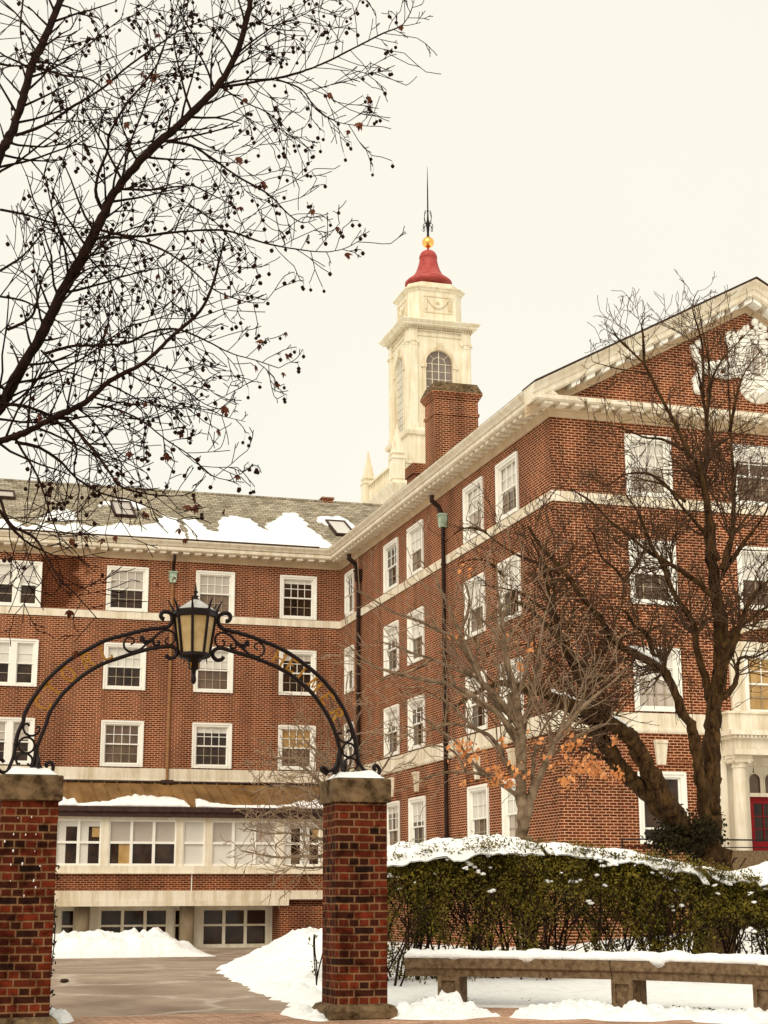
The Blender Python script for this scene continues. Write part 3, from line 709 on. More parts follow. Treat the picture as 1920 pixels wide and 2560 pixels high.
for a, b, n, kind in edges:
    fb = MB(); zm = lerp(zs, zh-.1, .5); c, d = zs, zh-.1
    for k in range(n+1):
        x = lerp(a, b, k/n); w = .055
        fb.mbox(ME, max(a, x-w), min(b, x+w), -.12, .0, c, d)
    for k in range(n):
        x0, x1 = max(a, lerp(a,b,k/n)-.055)+(.11 if k == 0 else .11)-.0, lerp(a,b,(k+1)/n)-.055
        x0 = lerp(a,b,k/n)+.055
        if k == 0: x0 = a+.055
        if k == n-1: x1 = b-.055
        fb.mbox(ME, x0, x1, -.11, -.01, c, c+.08); fb.mbox(ME, x0, x1, -.11, -.01, d-.08, d); fb.mbox(ME, x0, x1, -.11, -.01, zm-.045, zm+.045)
    w = fb.build('window', M_['white'], B)
    for k in range(n):
        x0, x1 = lerp(a,b,k/n)+.05, lerp(a,b,(k+1)/n)-.05
        def pn(nm, lo, hi, m, dd=-.09):
            g = MB(); g.mbox(ME, x0, x1, dd-.02, dd, lo, hi); g.build(nm, M_[m], w)
        if kind == 'half':
            pn('shade', zm, d, 'screen'); pn('pane', c, zm, 'pane')
            if kind == 'half' and k == 0:
                g = MB(); g.mbox(ME, lerp(x0,x1,.45), x1, -.089, -.083, c, zm); g.build('painted_room_light', M_['pane_warm'], w)  # flat warm patch over the pane, room light put into its colour
        elif kind == 'white': pn('shade', c, d, 'shade')
        elif kind == 'mix':
            pn('shade', zm, d, 'screen' if k != 1 else 'shade'); pn('shade', c, zm, 'shade')
        else:
            pn('shade', d-.28, d, 'shade'); pn('pane', c, d-.28, 'pane')
            # flat sheets on the glass: a column inside, and room light put into colour
            xc = lerp(x0, x1, .22)
            g = MB(); g.mbox(ME, x0, lerp(x0,x1,.44), -.089, -.082, c, d-.28); g.build('column_seen_through_glass', M_['shade'], w)
            if k == 1 or kind == 'lamp':
                g = MB(); g.mbox(ME, lerp(x0,x1,.62), x1, -.089, -.083, lerp(c,d,.62), lerp(c,d,.82)); g.build('painted_room_light', M_['pane_warm'], w)
# brick apron and the long pale beam below it
mb = MB()
mb.box(exl, exr, EY-.02, EY+.25, 1.47, zs-.31)
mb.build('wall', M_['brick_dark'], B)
mb = MB(); xj = at(480, 2150, EY).x; mb.box(xj-.02, xj+.02, EY-.035, EY-.021, 1.47, zs-.31); mb.build('joint_strip', M_['white'], B)
xe = at(722, 2240, EY-.1).x
mb = MB(); mb.box(exl, xe, EY-.14, EY+.3, .88, 1.08); mb.box(exl, xe+.02, EY-.10, EY+.3, 1.081, 1.468); mb.box(xe+.021, exr, EY-.06, EY+.3, 1.12, 1.468)
mb.build('lintel_beam', M_['stone'], B)
mb = MB(); mb.box(exl, exr, EY+.3, DY-.02, 1.3, 1.45); mb.build('soffit', M_['cream'], B)
# recessed basement front: window bays, two round columns, brick return at the right
BY = EY+1.5; MBs = WY(BY)
gz = -1.0
mb = MB()
xr0 = at(680, 2300, BY).x
mb.box(xr0, exr, EY+.02, EY+.3, gz-.3, 1.119 if False else .87)
mb.box(xr0+.001, exr, EY+.3, BY+.3, gz-.3, 1.29)
mb.build('wall', M_['brick_dark'], B)
def bx(px): return at(px, 2330, BY).x
mb = MB()
opens = [(bx(150), bx(186), 1), (bx(248), bx(418), 3), (bx(434), bx(452), 1), (bx(505), bx(667), 3)]
opens = [(-5, -1.5, 3), (-1, 2.5, 3), (3, bx(140), 2)]+opens
prev = exl
for a, b, n in opens:
    mb.mbox(MBs, prev, a, -.2, .05, gz-.3, 1.29); mb.mbox(MBs, a, b, -.2, .05, .78, 1.29); prev = b
mb.mbox(MBs, prev, xr0, -.2, .05, gz-.3, 1.29)
mb.build('basement_wall', M_['cream'], B)
for a, b, n in opens:
    fb = MB(); c, d = -.62, .78; zm = .12
    for k in range(n+1):
        x = lerp(a, b, k/n); fb.mbox(MBs, max(a,x-.06), min(b,x+.06), -.12, .0, gz-.3, d)
    for k in range(n):
        x0, x1 = lerp(a,b,k/n)+.06, lerp(a,b,(k+1)/n)-.06
        for lo, hi in ((d-.08,d),(zm-.04,zm+.04),(gz-.3,c)): fb.mbox(MBs, x0, x1, -.11, -.01, lo, hi)
    w = fb.build('window', M_['cream'], B)
    for k in range(n):
        x0, x1 = lerp(a,b,k/n)+.05, lerp(a,b,(k+1)/n)-.05
        g = MB(); g.mbox(MBs, x0, x1, -.11, -.09, c, d); g.build('pane', M_['pane' if (k+n)%2 else 'pane'], w)
for px in (203, 466):
    q = at(px, 2330, EY+.75); mb = MB()
    mb.lathe((q.x, EY+.75), [(.30,gz-.3),(.30,1.29)], 20); mb.build('column', M_['column'], B, shade=True)
# snow lying on the copper roof: lumpy strips along the eave
def ext_snow(label, outline, sd):
    mb = MB(); n = len(outline); out = []
    sl = (zt-ze)/(DY-.06-EY+.35)
    for i in range(n-1):
        (x0, h0), (x1, h1) = outline[i], outline[i+1]
        k = max(2, int(abs(x1-x0)/.10))
        for j in range(k): out.append((lerp(x0,x1,j/k), lerp(h0,h1,j/k)))
    out.append(outline[-1])
    rings = []
    for x, h in out:
        xx = at(x, 2000, EY).x
        w = max(.03, h*(1+.3*nz(xx*2.3, sd)+.2*nz(xx*6, sd)))
        t = .05+.16*min(1, w/.8)*(1+.3*nz(xx*3, sd+3))
        ring = []
        for v, hh in ((-.06,.0),(-.05,.6),(.06,1.0),(.45,1.05),(.8,.75),(1.0,.0)):
            yy = EY-.35+(w*v*1.0 if v > 0 else v)
            ring.append((xx, yy, ze+.055+sl*(yy-EY+.35)+t*hh))
        rings.append(ring)
    mb.loops(rings); return tag(mb.build('snow_patch', M_['snow'], shade=True), label, 'snow', 'snow along the copper roof')
ext_snow('longer lumpy snow strip on the copper roof eave, left of the bare gap', [(60,.5),(137,.35),(160,.75),(168,.5),(178,.62),(186,.75),(193,.18),(215,.22),(260,.45),(290,.55),(310,1.05),(350,1.25),(390,1.2),(430,1.0),(458,.7),(471,.05)], 1)
ext_snow('thinner snow strip on the copper roof eave, right of the bare gap', [(487,.1),(492,.8),(505,.75),(530,.4),(580,.18),(640,.2),(690,.22),(730,.4),(760,.75),(800,.85),(840,.7)], 4)
# ------------------------------------------------------------------ stone entrance in the gable front
ec = (GC[1][0]+GC[1][1])/2
MG = WY(GY)
mb = MB()
for s in (-1, 1):
    x0 = ec+s*2.58; x1 = ec+s*2.12
    mb.mbox(MG, min(x0,x1), max(x0,x1), -.05, .20, 1.4, 5.20)
mb.mbox(MG, ec-2.22, ec+2.22, -.05, .95, 5.20, 5.36); mb.mbox(MG, ec-2.20, ec+2.20, -.05, .90, 5.36, 5.66)
mb.mbox(MG, ec-2.32, ec+2.32, -.05, 1.02, 5.66, 5.76); mb.mbox(MG, ec-2.40, ec+2.40, -.05, 1.12, 5.76, 5.90)
k = ec-2.27
while k < ec+2.22: mb.mbox(MG, k, k+.07, 1.02, 1.07, 5.68, 5.758); k += .13
mb.mbox(MG, ec-2.15, ec+2.15, -.05, .55, 5.90, 6.44); mb.mbox(MG, ec-2.6, ec-2.223, -.05, .16, 5.201, 6.44); mb.mbox(MG, ec+2.223, ec+2.6, -.05, .16, 5.201, 6.44)
mb.mbox(MG, ec-2.21, ec+2.21, -.05, .60, 6.44, 6.50)
mb.build('portico', M_['stone'], B)
for s in (-1, 1):
    cx = ec+s*1.90; cy = GY-.55
    mb = MB(); n = 40; rings = []
    for z, r in ((1.5,.25),(1.62,.25),(1.66,.215),(2.8,.217),(3.8,.205),(4.82,.188)):
        rings.append([(cx+math.cos(2*math.pi*k/n)*r*(1-.035*(k%2)*(z > 1.65)), cy+math.sin(2*math.pi*k/n)*r*(1-.035*(k%2)*(z > 1.65)), z) for k in range(n)])
    mb.loops(rings); col = mb.build('column', M_['stone'], B, shade=False)
    mb = MB(); mb.lathe((cx,cy), [(.19,4.82),(.22,4.85),(.22,4.90),(.195,4.92),(.21,5.0)], 24)
    mb.box(cx-.30, cx+.30, cy-.28, cy+.28, 5.11, 5.198)
    for q in (-1, 1):
        for yy in (-.24, .24):
            sp = [(cx+q*.22+math.cos(a)*(.10-.011*a)*q, cy+yy, 5.03+math.sin(a)*(.10-.011*a)) for a in [i*.45 for i in range(18)]]
            mb.tube(sp, .024, 6)
        mb.tube([(cx+q*.22, cy-.26, 5.03), (cx+q*.22, cy+.26, 5.03)], .06, 12)
    mb.box(cx-.27, cx+.27, cy-.25, cy+.25, 5.0, 5.112)
    mb.build('capital', M_['stone'], col)
    mb = MB(); mb.box(cx-.34, cx+.34, cy-.34, cy+.34, 1.4, 1.5); mb.build('plinth', M_['stone'], col)
x0, x1 = ec-1.32, ec+1.32
mb = MB()
mb.mbox(MG, ec-2.12, x0, -.3, .04, 1.4, 5.20); mb.mbox(MG, x1, ec+2.12, -.3, .04, 1.4, 5.20)
mb.mbox(MG, x0, x1, -.3, .03, 4.95, 5.20); mb.mbox(MG, x0, x1, -.28, .06, 4.05, 4.16)
tr = mb.build('door_surround', M_['cream'], B)
mb = MB(); n = 5
wpan = (x1-x0)/n
for k in range(n):
    a = x0+k*wpan; b = a+wpan; m = (a+b)/2; r = wpan*.38; zc = 4.55
    pts = [(m-r,4.16)]+[(m-r*math.cos(i*math.pi/12), zc+r*math.sin(i*math.pi/12)) for i in range(13)]+[(m+r,4.16)]
    out = [(a,4.16)]+[(a,4.95)]+[(b,4.95)]+[(b,4.16)]
    mb.poly([MG(u,-.10,z) for u, z in [(a,4.16)]+pts[:7]+[(m,4.95),(a,4.95)]]); mb.poly([MG(u,-.10,z) for u, z in [(b,4.16),(b,4.95),(m,4.95)]+pts[7:]])
    mb.tube([MG(u,-.095,z) for u, z in pts], .022, 6)
mb.build('fanlight_tracery', M_['cream'], tr)
mb = MB(); mb.mbox(MG, x0, x1, -.18, -.15, 4.16, 4.95); mb.build('pane', M_['pane_brown'], tr)
for s in (0, 1):
    a = lerp(x0, x1, s/2)+.01; b = a+(x1-x0)/2-.02
    mb = MB()
    mb.mbox(MG, a, a+.17, -.15, -.08, 2.45, 4.05); mb.mbox(MG, b-.17, b, -.15, -.08, 2.45, 4.05); mb.mbox(MG, a+.17, b-.17, -.15, -.08, 3.86, 4.05); mb.mbox(MG, a+.17, b-.17, -.15, -.08, 2.45, 2.75)
    for k in (1, 2): mb.mbox(MG, lerp(a+.17,b-.17,k/3)-.012, lerp(a+.17,b-.17,k/3)+.012, -.14, -.09, 2.75, 3.86)
    for k in (1, 2): mb.mbox(MG, a+.17, b-.17, -.135, -.095, lerp(2.75,3.86,k/3)-.012, lerp(2.75,3.86,k/3)+.012)
    d = mb.build('door', M_['door'], B)
    mb = MB(); mb.mbox(MG, a+.16, b-.16, -.145, -.125, 2.7, 3.9); mb.build('pane', M_['pane'], d)
mb = MB(); mb.box(ec-3.4, ec+3.4, GY-2.4, GY-.02, 1.0, 2.42); mb.build('stoop', M_['benchst'], B)
# segmental stone hood between the middle windows
mb = MB(); hp = [(ec+1.75*math.sin(a), 8.62+.62*math.cos(a)/math.cos(0)-.0) for a in [lerp(-1.2,1.2,i/16) for i in range(17)]]
mb.loops([[MG(u,-.05,z-.10), MG(u,.20,z-.10), MG(u,.24,z+.12), MG(u,-.05,z+.12)] for u, z in hp])
mb.mbox(MG, ec-1.75, ec+1.75, -.05, .14, 8.40, 8.66)
mb.build('window_hood', M_['stone'], B)
for s in (-1, 1):
    mb = MB(); mb.mbox(MG, min(ec+s*1.75, ec+s*1.30), max(ec+s*1.75, ec+s*1.30), -.05, .10, 6.5, 8.40); mb.build('window_surround', M_['stone'], B)
# carved cartouche round the oval window in the pediment
oc = at(1879, 905, GY); ox, oz = APX+.25, oc.z
ox = oc.x+.12
mb = MB(); 
def ovalpts(rx, rz, d, n=40): return [MG(ox+rx*math.cos(2*math.pi*k/n), d, oz+rz*math.sin(2*math.pi*k/n)) for k in range(n+1)]
for rx, rz, d, r in ((.47,.62,.10,.055),(.58,.74,.08,.07),(.38,.53,.06,.03)): mb.tube(ovalpts(rx,rz,d), r, 8)
mb.loops([ovalpts(.74,.92,-.02)[:-1], ovalpts(.72,.90,.10)[:-1], ovalpts(.50,.66,.12)[:-1]], cap0=False, cap1=False)
rc = random.Random(3)
def curl(cx, cz, r0, turns, s=1, th=.07, a0=0.0):
    n = 22; pts = []
    for i in range(n):
        t = i/(n-1); a = a0+s*t*turns*2*math.pi; r = r0*(1-.85*t)
        pts.append(MG(cx+r*math.cos(a), .09+.06*t, cz+r*math.sin(a)))
    mb.tube(pts, [th*(1-.4*i/(n-1)) for i in range(n)], 7)
for s in (-1, 1):
    curl(ox+s*.80, oz+.62, .26, 1.3, -s, .085, 1.4); curl(ox+s*.86, oz-.25, .30, 1.4, s, .085, -1.2); curl(ox+s*1.58, oz-.42, .24, 1.4, -s, .075, .5)
    mb.tube(crom([MG(ox+s*.45,.08,oz+.95), MG(ox+s*.78,.1,oz+.62), MG(ox+s*.92,.1,oz+.1), MG(ox+s*.8,.1,oz-.4), MG(ox+s*1.1,.1,oz-.62), MG(ox+s*1.75,.08,oz-.50)], 5), .10, 7)
    for i in range(42):
        t = i/41
        mb.ball(MG(ox+s*(2.0+.12*math.sin(t*9)+.10*rc.uniform(-1,1)), .06, oz+.46-1.62*t), .105*rc.uniform(.8,1.25), 7, 5, lump=.5)
    for i in range(20): mb.ball(MG(ox+s*rc.uniform(.72,1.75), .08, oz+rc.uniform(-.55,.05)), rc.uniform(.06,.11), 7, 5, lump=.5)
for i in range(16): mb.ball(MG(ox+rc.uniform(-.42,.42), .1, oz+rc.uniform(.86,1.25)-abs(rc.uniform(0,.2))), rc.uniform(.08,.14), 8, 6, lump=.5)
mb.ball(MG(ox,.12,oz+1.30), .13, 10, 8)
ca = mb.build('cartouche', M_['white'], B, shade=True)
mb = MB(); sh = []
for k in range(19):
    a = lerp(math.pi, 2*math.pi, k/18); rr = .62*(1+.05*(k % 2)); sh.append((ox+rr*math.cos(a), oz-.82+rr*.95*math.sin(a)*.95))
mb.loops([[MG(ox,.05,oz-.80)]*19, [MG(lerp(ox,u,.5), .30 if i%2 else .24, lerp(oz-.8,z,.5)) for i,(u,z) in enumerate(sh)], [MG(u, .10 if i%2 else .05, z) for i,(u,z) in enumerate(sh)], [MG(u,-.03,z) for u,z in sh]], close=False)
mb.mbox(MG, ox-.62, ox+.62, -.03, .2, oz-.82, oz-.72)
mb.build('carved_shell', M_['white'], ca)
mb = MB(); mb.poly([MG(ox+.46*math.cos(2*math.pi*k/32), .03, oz+.60*math.sin(2*math.pi*k/32)) for k in range(32)]); g = mb.build('pane', M_['pane_grey'], ca)
mb = MB()
for q in (-.16, .16): mb.mbox(MG, ox+q-.018, ox+q+.018, .035, .06, oz-.52, oz+.52)
for q in (-.2, .2): mb.mbox(MG, ox-.42, ox+.42, .036, .055, oz+q-.018, oz+q+.018)
mb.build('glazing_bars', M_['white'], g)
# handrail in front of the gable
t = thing('handrail', 'black iron handrail in front of the entrance steps, behind the hedge', 'railing', (20.5, 40.2, 2.0))
def rel(p): return Vector(p)-Vector((20.5,40.2,2.0))
za = at(1750, 2099, 40.2).z; zb = at(1750, 2118, 40.2).z
mb = MB(); mb.tube([rel((18.6,40.2,za)), rel((28,40.2,za))], .024, 6); mb.build('top_rail', M_['iron'], t)
mb = MB(); mb.tube([rel((18.6,40.2,zb)), rel((28,40.2,zb))], .016, 6); mb.build('lower_rail', M_['iron'], t)
for x in (18.6, 20.6, 24.9, 28):
    mb = MB(); mb.tube([rel((x,40.2,terrain(x,40.2)-.1)), rel((x,40.2,za))], .022, 6); mb.build('post', M_['iron'], t)
# ------------------------------------------------------------------ cream cupola tower rising behind
T = thing('bell_tower', 'cream cupola tower with red bell-shaped dome and gilded ball, rising behind the roofs', 'tower', (33.82,102.34,0))
TX, TY, HW = 33.82, 102.34, 2.34
def tz(px, py, Y): return at(px, py, Y).z
zSill = tz(1016,1066,100); zCap = tz(1016,848,100); zCor0 = tz(1015,807,99.7); zCor1 = tz(1012,792,99.5)
zO0 = zCor1+.05; zO1 = tz(1048,717,100.3); zO2 = tz(1050,702,100.6)
def sq(h, c=0.0, z=0.0, ox=0, oy=0):
    if c <= 0: return [(-h,-h,z),(h,-h,z),(h,h,z),(-h,h,z)]
    return [(-h+c,-h,z),(h-c,-h,z),(h,-h+c,z),(h,h-c,z),(h-c,h,z),(-h+c,h,z),(-h,h-c,z),(-h,-h+c,z)]
def stack(name, prof, m, c=0.0, parent=T, cf=None):
    mb = MB(); mb.loops([sq(h, (c if cf is None else cf*h), z) for h, z in prof]); return mb.build(name, m, parent)
# four faces: M(face)(u, d, z)
def TF(i, h):
    def f(u, d, z):
        p = [(u, -h-d), (-h-d, -u), (-u, h+d), (h+d, u)][i]
        return (p[0], p[1], z)
    return f
hs = HW-.14
# shaft with arched openings: plane walls with an arch cut
azc = tz(1100,908,100); ar = .96; az0 = zSill+.18
for i in range(4):
    M = TF(i, hs); mb = MB()
    arch = [(-ar, az0)]+[(-ar*math.cos(a), azc+ar*math.sin(a)) for a in [k*math.pi/20 for k in range(21)]]+[(ar, az0)]
    z0, z1 = zSill, zCor0
    mb.quad(M(-hs,0,z0),M(-ar,0,z0),M(-ar,0,azc),M(-hs,0,azc)); mb.quad(M(ar,0,z0),M(hs,0,z0),M(hs,0,azc),M(ar,0,azc)); mb.quad(M(-ar,0,z0),M(ar,0,z0),M(ar,0,az0),M(-ar,0,az0))
    L = arch[1:12]; Rr = arch[11:22]
    mb.poly([M(u,0,z) for u, z in L]+[M(0,0,z1), M(-hs,0,z1), M(-hs,0,azc)])
    mb.poly([M(u,0,z) for u, z in Rr]+[M(hs,0,azc), M(hs,0,z1), M(0,0,z1)])
    mb.loops([[M(u,0,z) for u, z in arch], [M(u,-.22,z) for u, z in arch]], close=False)
    mb.build('shaft_wall', M_['tower'], T)
    w = MB(); pts = [M(u,.03,z) for u, z in arch]
    w.loops([[M(u*1.02,.0,azc+(z-azc)*1.02 if z > azc else z), M(u*1.02,.07,azc+(z-azc)*1.02 if z > azc else z), M(u*1.25,.07,azc+(z-azc)*1.25 if z > azc else z), M(u*1.25,.0,azc+(z-azc)*1.25 if z > azc else z)] for u, z in arch])
    for s in (-1, 1): w.mbox(M, min(s*ar*.98,s*ar*1.42), max(s*ar*.98,s*ar*1.42), 0, .12, azc-.34, azc-.18); w.mbox(M, min(s*ar*.98,s*ar*1.36), max(s*ar*.98,s*ar*1.36), 0, .10, azc-.18, azc-.02)
    w.hexa([M(-.13,0,azc+ar),M(.13,0,azc+ar),M(.13,.14,azc+ar),M(-.13,.14,azc+ar),M(-.20,0,azc+ar+.55),M(.20,0,azc+ar+.55),M(.20,.16,azc+ar+.55),M(-.20,.16,azc+ar+.55)])
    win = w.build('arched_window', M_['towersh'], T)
    g = MB(); g.poly([M(u,-.16,z) for u, z in arch]); g.build('pane', M_['tglassd' if i == 0 else 'tglass'], win)
    b = MB(); t_ = .035
    for u in (-ar*.5, 0, ar*.5): b.mbox(M, u-t_/2*1.3, u+t_/2*1.3, -.155, -.12, az0, azc)
    b.mbox(M, -t_*.7, t_*.7, -.155, -.12, azc+.03, azc+ar-.02)
    z = azc; 
    while z > az0+.1: b.mbox(M, -ar, ar, -.15, -.125, z-t_/2, z+t_/2); z -= .56
    for a in (math.pi*.25, math.pi*.75): b.tube([M(math.cos(a)*ar*.5,-.14,azc+math.sin(a)*ar*.5), M(math.cos(a)*ar,-.14,azc+math.sin(a)*ar)], t_*.6, 5)
    b.tube([M(math.cos(a)*ar*.52,-.14,azc+math.sin(a)*ar*.52) for a in [k*math.pi/14 for k in range(15)]], t_*.6, 5)
    b.build('glazing_bars', M_['tower'] if i == 0 else M_['towersh'], win)
    for s in (-1, 1):           # paired corner pilasters with simple capitals
        p = MB(); a, c = sorted((s*(HW-.10), s*(HW-.72)))
        p.mbox(M, a, c, 0, .13, zSill, zCap); p.mbox(M, a-.05, c+.05, 0, .17, zSill, zSill+.35); p.mbox(M, a-.06, c+.06, 0, .18, zCap-.02, zCap+.12)
        p.mbox(M, a-.02, c+.02, 0, .15, zCap-.30, zCap-.24)
        for q in (a, c): p.tube([M(q,.10,zCap-.08), M(q,.24,zCap-.08)], .09, 8)
        p.mbox(M, a, c, 0, .13, zCap+.12, zCor0-.02)
        p.build('pilaster', M_['tower'], T)
    e = MB(); e.mbox(M, -HW+.72, HW-.72, 0, .06, zCap+.42, zCap+.50); e.mbox(M, -HW+.02, HW-.02, 0, .155, zCor0-.30, zCor0-.24)
    u = -HW+.05
    while u < HW: e.mbox(M, u, u+.07, .10, .23, zCor0-.20, zCor0-.05); u += .125
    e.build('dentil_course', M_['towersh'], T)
stack('cornice', [(HW+.02,zCor0-.05),(HW+.12,zCor0),(HW+.34,zCor0+.04),(HW+.36,zCor0+.14),(HW+.42,zCor0+.17),(HW+.54,zCor1-.06),(HW+.56,zCor1),(HW+.50,zCor1+.04),(1.9,zCor1+.26)], M_['tower'])
A = 1.97; Cc = .62
stack('octagon_stage', [(A,zO0-.3),(A,zO0+.14),(A,zO1-.16)], M_['tower'], c=Cc)
stack('octagon_base', [(A+.22,zO0+.1),(A+.16,zO0+.26),(A+.02,zO0+.36)], M_['tower'], c=Cc)
stack('octagon_cornice', [(A+.02,zO1-.22),(A+.08,zO1-.18),(A+.14,zO1-.04),(A+.24,zO1),(A+.26,zO1+.06),(A-.2,zO1+.12)], M_['tower'], c=Cc+.06)
stack('dome_drum', [(A-.12,zO1+.06),(A-.12,zO1+.52),(A-.22,zO1+.56)], M_['tower'], c=Cc+.12)
for i in range(4):              # panels with swags
    M = TF(i, A); mb = MB(); zc = (zO0+zO1)/2+.12; w, h = 1.04, .62
    for a, b, c, d in ((-w,w,zc+h-.06,zc+h),(-w,w,zc-h,zc-h+.06)): mb.mbox(M, a, b, 0, .05, c, d)
    for s in (-1, 1): mb.mbox(M, s*w-.03, s*w+.03, 0, .05, zc-h+.06, zc+h-.06)
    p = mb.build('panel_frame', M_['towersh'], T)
    mb = MB(); sw = [M(lerp(-.78,.78,k/16), .05, zc+.36-.62*math.sin(math.pi*k/16)) for k in range(17)]
    mb.tube(sw, [.035+.045*math.sin(math.pi*k/16) for k in range(17)], 7)
    for s in (-1, 1):
        mb.tube([M(s*.80,.04,zc+.42), M(s*.84,.05,zc+.1), M(s*.86,.04,zc-.40)], [.03,.06,.08], 6); mb.ball(M(s*.8,.05,zc+.40), .08, 8, 5)
    mb.ball(M(0,.03,zc+.14), .13, 10, 6, sz=1); mb.build('swag', M_['towersh'], p)
# bell-shaped dome
k = .02925*1.012; zb = tz(1060,709,100.6)
prof = []
for hw, y in ((54,708.0+6),(55.5,706),(54,702),(46,695),(38,690),(33,685),(29,679),(26,672),(23.6,664),(22,655),(20.8,645),(20.3,638),(21.5,656-9.5),(21.3,644),(20.4,639),(18.6,634),(15,629),(10,626),(3,625)):
    prof.append((hw, y))
prof = [(57,714),(57,708),(52,703),(45,698),(38,692.5),(33,686),(29,678),(26,670),(23.5,661),(21.8,653),(20.9,647),(22.2,646.2),(21.8,642),(20.3,637.5),(17.6,633),(13,629),(8,627),(3,626)]
DX = at(1067.5, 660, TY).x-TX
mb = MB(); mb.lathe((0,0), [(hw*k, tz(1067, y, TY)) for hw, y in prof], 36); mb.build('dome', M_['red'], T, shade=True)
zball = tz(1068, 606, TY)
mb = MB(); mb.lathe((0,0), [(.10,tz(1067,628,TY)),(.07,tz(1067,624,TY)),(.09,tz(1067,618,TY))], 12); mb.build('ball_neck', M_['red'], T)
mb = MB(); mb.ball((0,0,zball), .43, 24, 16); mb.build('gilded_ball', M_['goldball'], T, shade=True)
zs0 = tz(1067,590,TY); zs1 = tz(1066,528,TY); zs2 = tz(1066,416,TY)
mb = MB(); mb.lathe((0,0), [(.10,zs0),(.085,zs0+.25),(.12,zs0+.6),(.15,zs0+1.0),(.08,zs0+1.25),(.05,zs1-.05),(.09,zs1),(.055,zs1+.1),(.045,lerp(zs1,zs2,.5)),(.012,zs2)], 10)
sp = mb.build('spire', M_['iron'], T)
mb = MB()
for q in range(4):
    a = q*math.pi/2+.5; ca_, sa_ = math.cos(a), math.sin(a)
    pl = [(.1,.75),(.25,.9),(.42,.80),(.50,.62),(.42,.48),(.33,.55),(.36,.66)]
    mb.tube(crom([(ca_*r, sa_*r, zs0+z) for r, z in pl], 4), .028, 5)
    pl = [(.1,.85),(.28,1.1),(.36,1.4),(.32,1.7),(.24,1.92),(.2,1.86)]
    mb.tube(crom([(ca_*r, sa_*r, zs0+z) for r, z in pl], 4), .024, 5)
mb.build('scrollwork', M_['iron'], sp)
# lower stages
zL0 = tz(994,1190,97.9)
stack('shaft_sill', [(HW+.05,zSill-.55),(HW+.16,zSill-.5),(HW+.22,zSill-.28),(HW+.22,zSill-.2),(HW+.02,zSill)], M_['tower'])
stack('shaft_base', [(HW+.0,zL0-2),(HW+.0,zSill-.54)], M_['tower'])
PW = HW+1.42
zp = tz(994,1148,TY-PW)
stack('gallery', [(PW-.1,zL0-14),(PW-.1,zL0-1.3),(PW+.1,zL0-1.2),(PW+.2,zL0-.95),(PW+.42,zL0-.5),(PW+.46,zL0-.36),(PW+.1,zL0-.2),(PW+.1,zL0)], M_['tower'])
for i in range(4):
    M = TF(i, PW-.28); mb = MB(); h = zp-zL0
    mb.mbox(M, -PW+.65, PW-.65, -.12, .14, zp-.14, zp); mb.mbox(M, -PW+.65, PW-.65, -.12, .14, zL0, zL0+.12)
    bl = mb.build('balustrade', M_['tower'], T)
    mb = MB(); n = 15
    for q in range(n):
        u = lerp(-PW+.85, PW-.85, q/(n-1)); c = M(u, 0, 0)
        mb.lathe((c[0], c[1]), [(.06,zL0+.1),(.10,zL0+.28*h),(.11,zL0+.4*h),(.055,zL0+.68*h),(.07,zp-.13)], 7)
    mb.build('baluster', M_['tower'], bl)
for sx_ in (-1, 1):
    for sy_ in (-1, 1):
        cx, cy = sx_*(PW-.26), sy_*(PW-.26); mb = MB()
        bq = lambda h, z: [(cx-h,cy-h,z),(cx+h,cy-h,z),(cx+h,cy+h,z),(cx-h,cy+h,z)]
        mb.loops([bq(.42,zL0),bq(.42,zp),bq(.5,zp+.04),bq(.5,zp+.12),bq(.36,zp+.2),bq(.36,zp+.34),bq(.46,zp+.40),bq(.46,zp+.48),bq(.36,zp+.52),bq(.02,zp+2.55)])
        mb.build('obelisk', M_['tower'], T)
# ------------------------------------------------------------------ gate pillars
GPY = 16.2; PWD = .545
def pillar(x0, zbase, ztop, label):
    cx = x0+PWD/2; cy = GPY+PWD/2; h = PWD/2
    t = thing('gate_pillar', label, 'pillar', (cx, cy, 0), 'brick pillars of the gate')
    mb = MB(); n = 30                      # brick shaft, slightly uneven courses
    zb = zbase; zc = ztop-.245
    mb.loops([[(-h,-h,zb),(h,-h,zb),(h,h,zb),(-h,h,zb)], [(-h,-h,zc),(h,-h,zc),(h,h,zc),(-h,h,zc)]])
    # protruding and recessed single bricks for a worn face
    r = random.Random(int(x0*100))
    for _ in range(46):
        z = zb+.0765*r.randint(0, 27); s = r.choice((0,1,2)); u = r.uniform(-h+.01, h-.21); w = r.choice((.10,.205)); e = r.uniform(.003,.009)
        if z+.066 > zc: continue
        if s == 0: mb.box(u, u+w, -h-e, -h+.01, z+.008, z+.068)
        elif s == 1: mb.box(-h-e, -h+.01, u, u+w, z+.008, z+.068)
        else: mb.box(h-.01, h+e, u, u+w, z+.008, z+.068)
    mb.build('brick_shaft', M_['brick_pillar'], t)
    mb = MB(); e = .036; q = lambda k, z: [(-k,-k,z),(k,-k,z),(k,k,z),(-k,k,z)]
    mb.loops([q(h-.02,zc), q(h+e-.004,zc+.001), q(h+e,zc+.008), q(h+e,ztop-.012), q(h+e-.012,ztop), q(.02,ztop+.004)]); mb.build('capstone', M_['cap'], t)
    mb = MB(); mb.loops([q(h+.075,zbase-.135), q(h+.085,zbase-.06), q(h+.055,zbase-.015), q(h+.01,zbase)]); mb.build('plinth', M_['cap'], t)
    mb = MB(); mb.loops([q(h+.06,-.25), q(h+.065,zbase-.135)]); mb.build('footing', M_['cap'], t)
    return t
LP_, RP_ = 0.93, 4.295
zL, zR = 2.375, 2.40
pillar(LP_, .10, zL, 'dark red brick gate pillar at the left edge, flecked with blown snow')
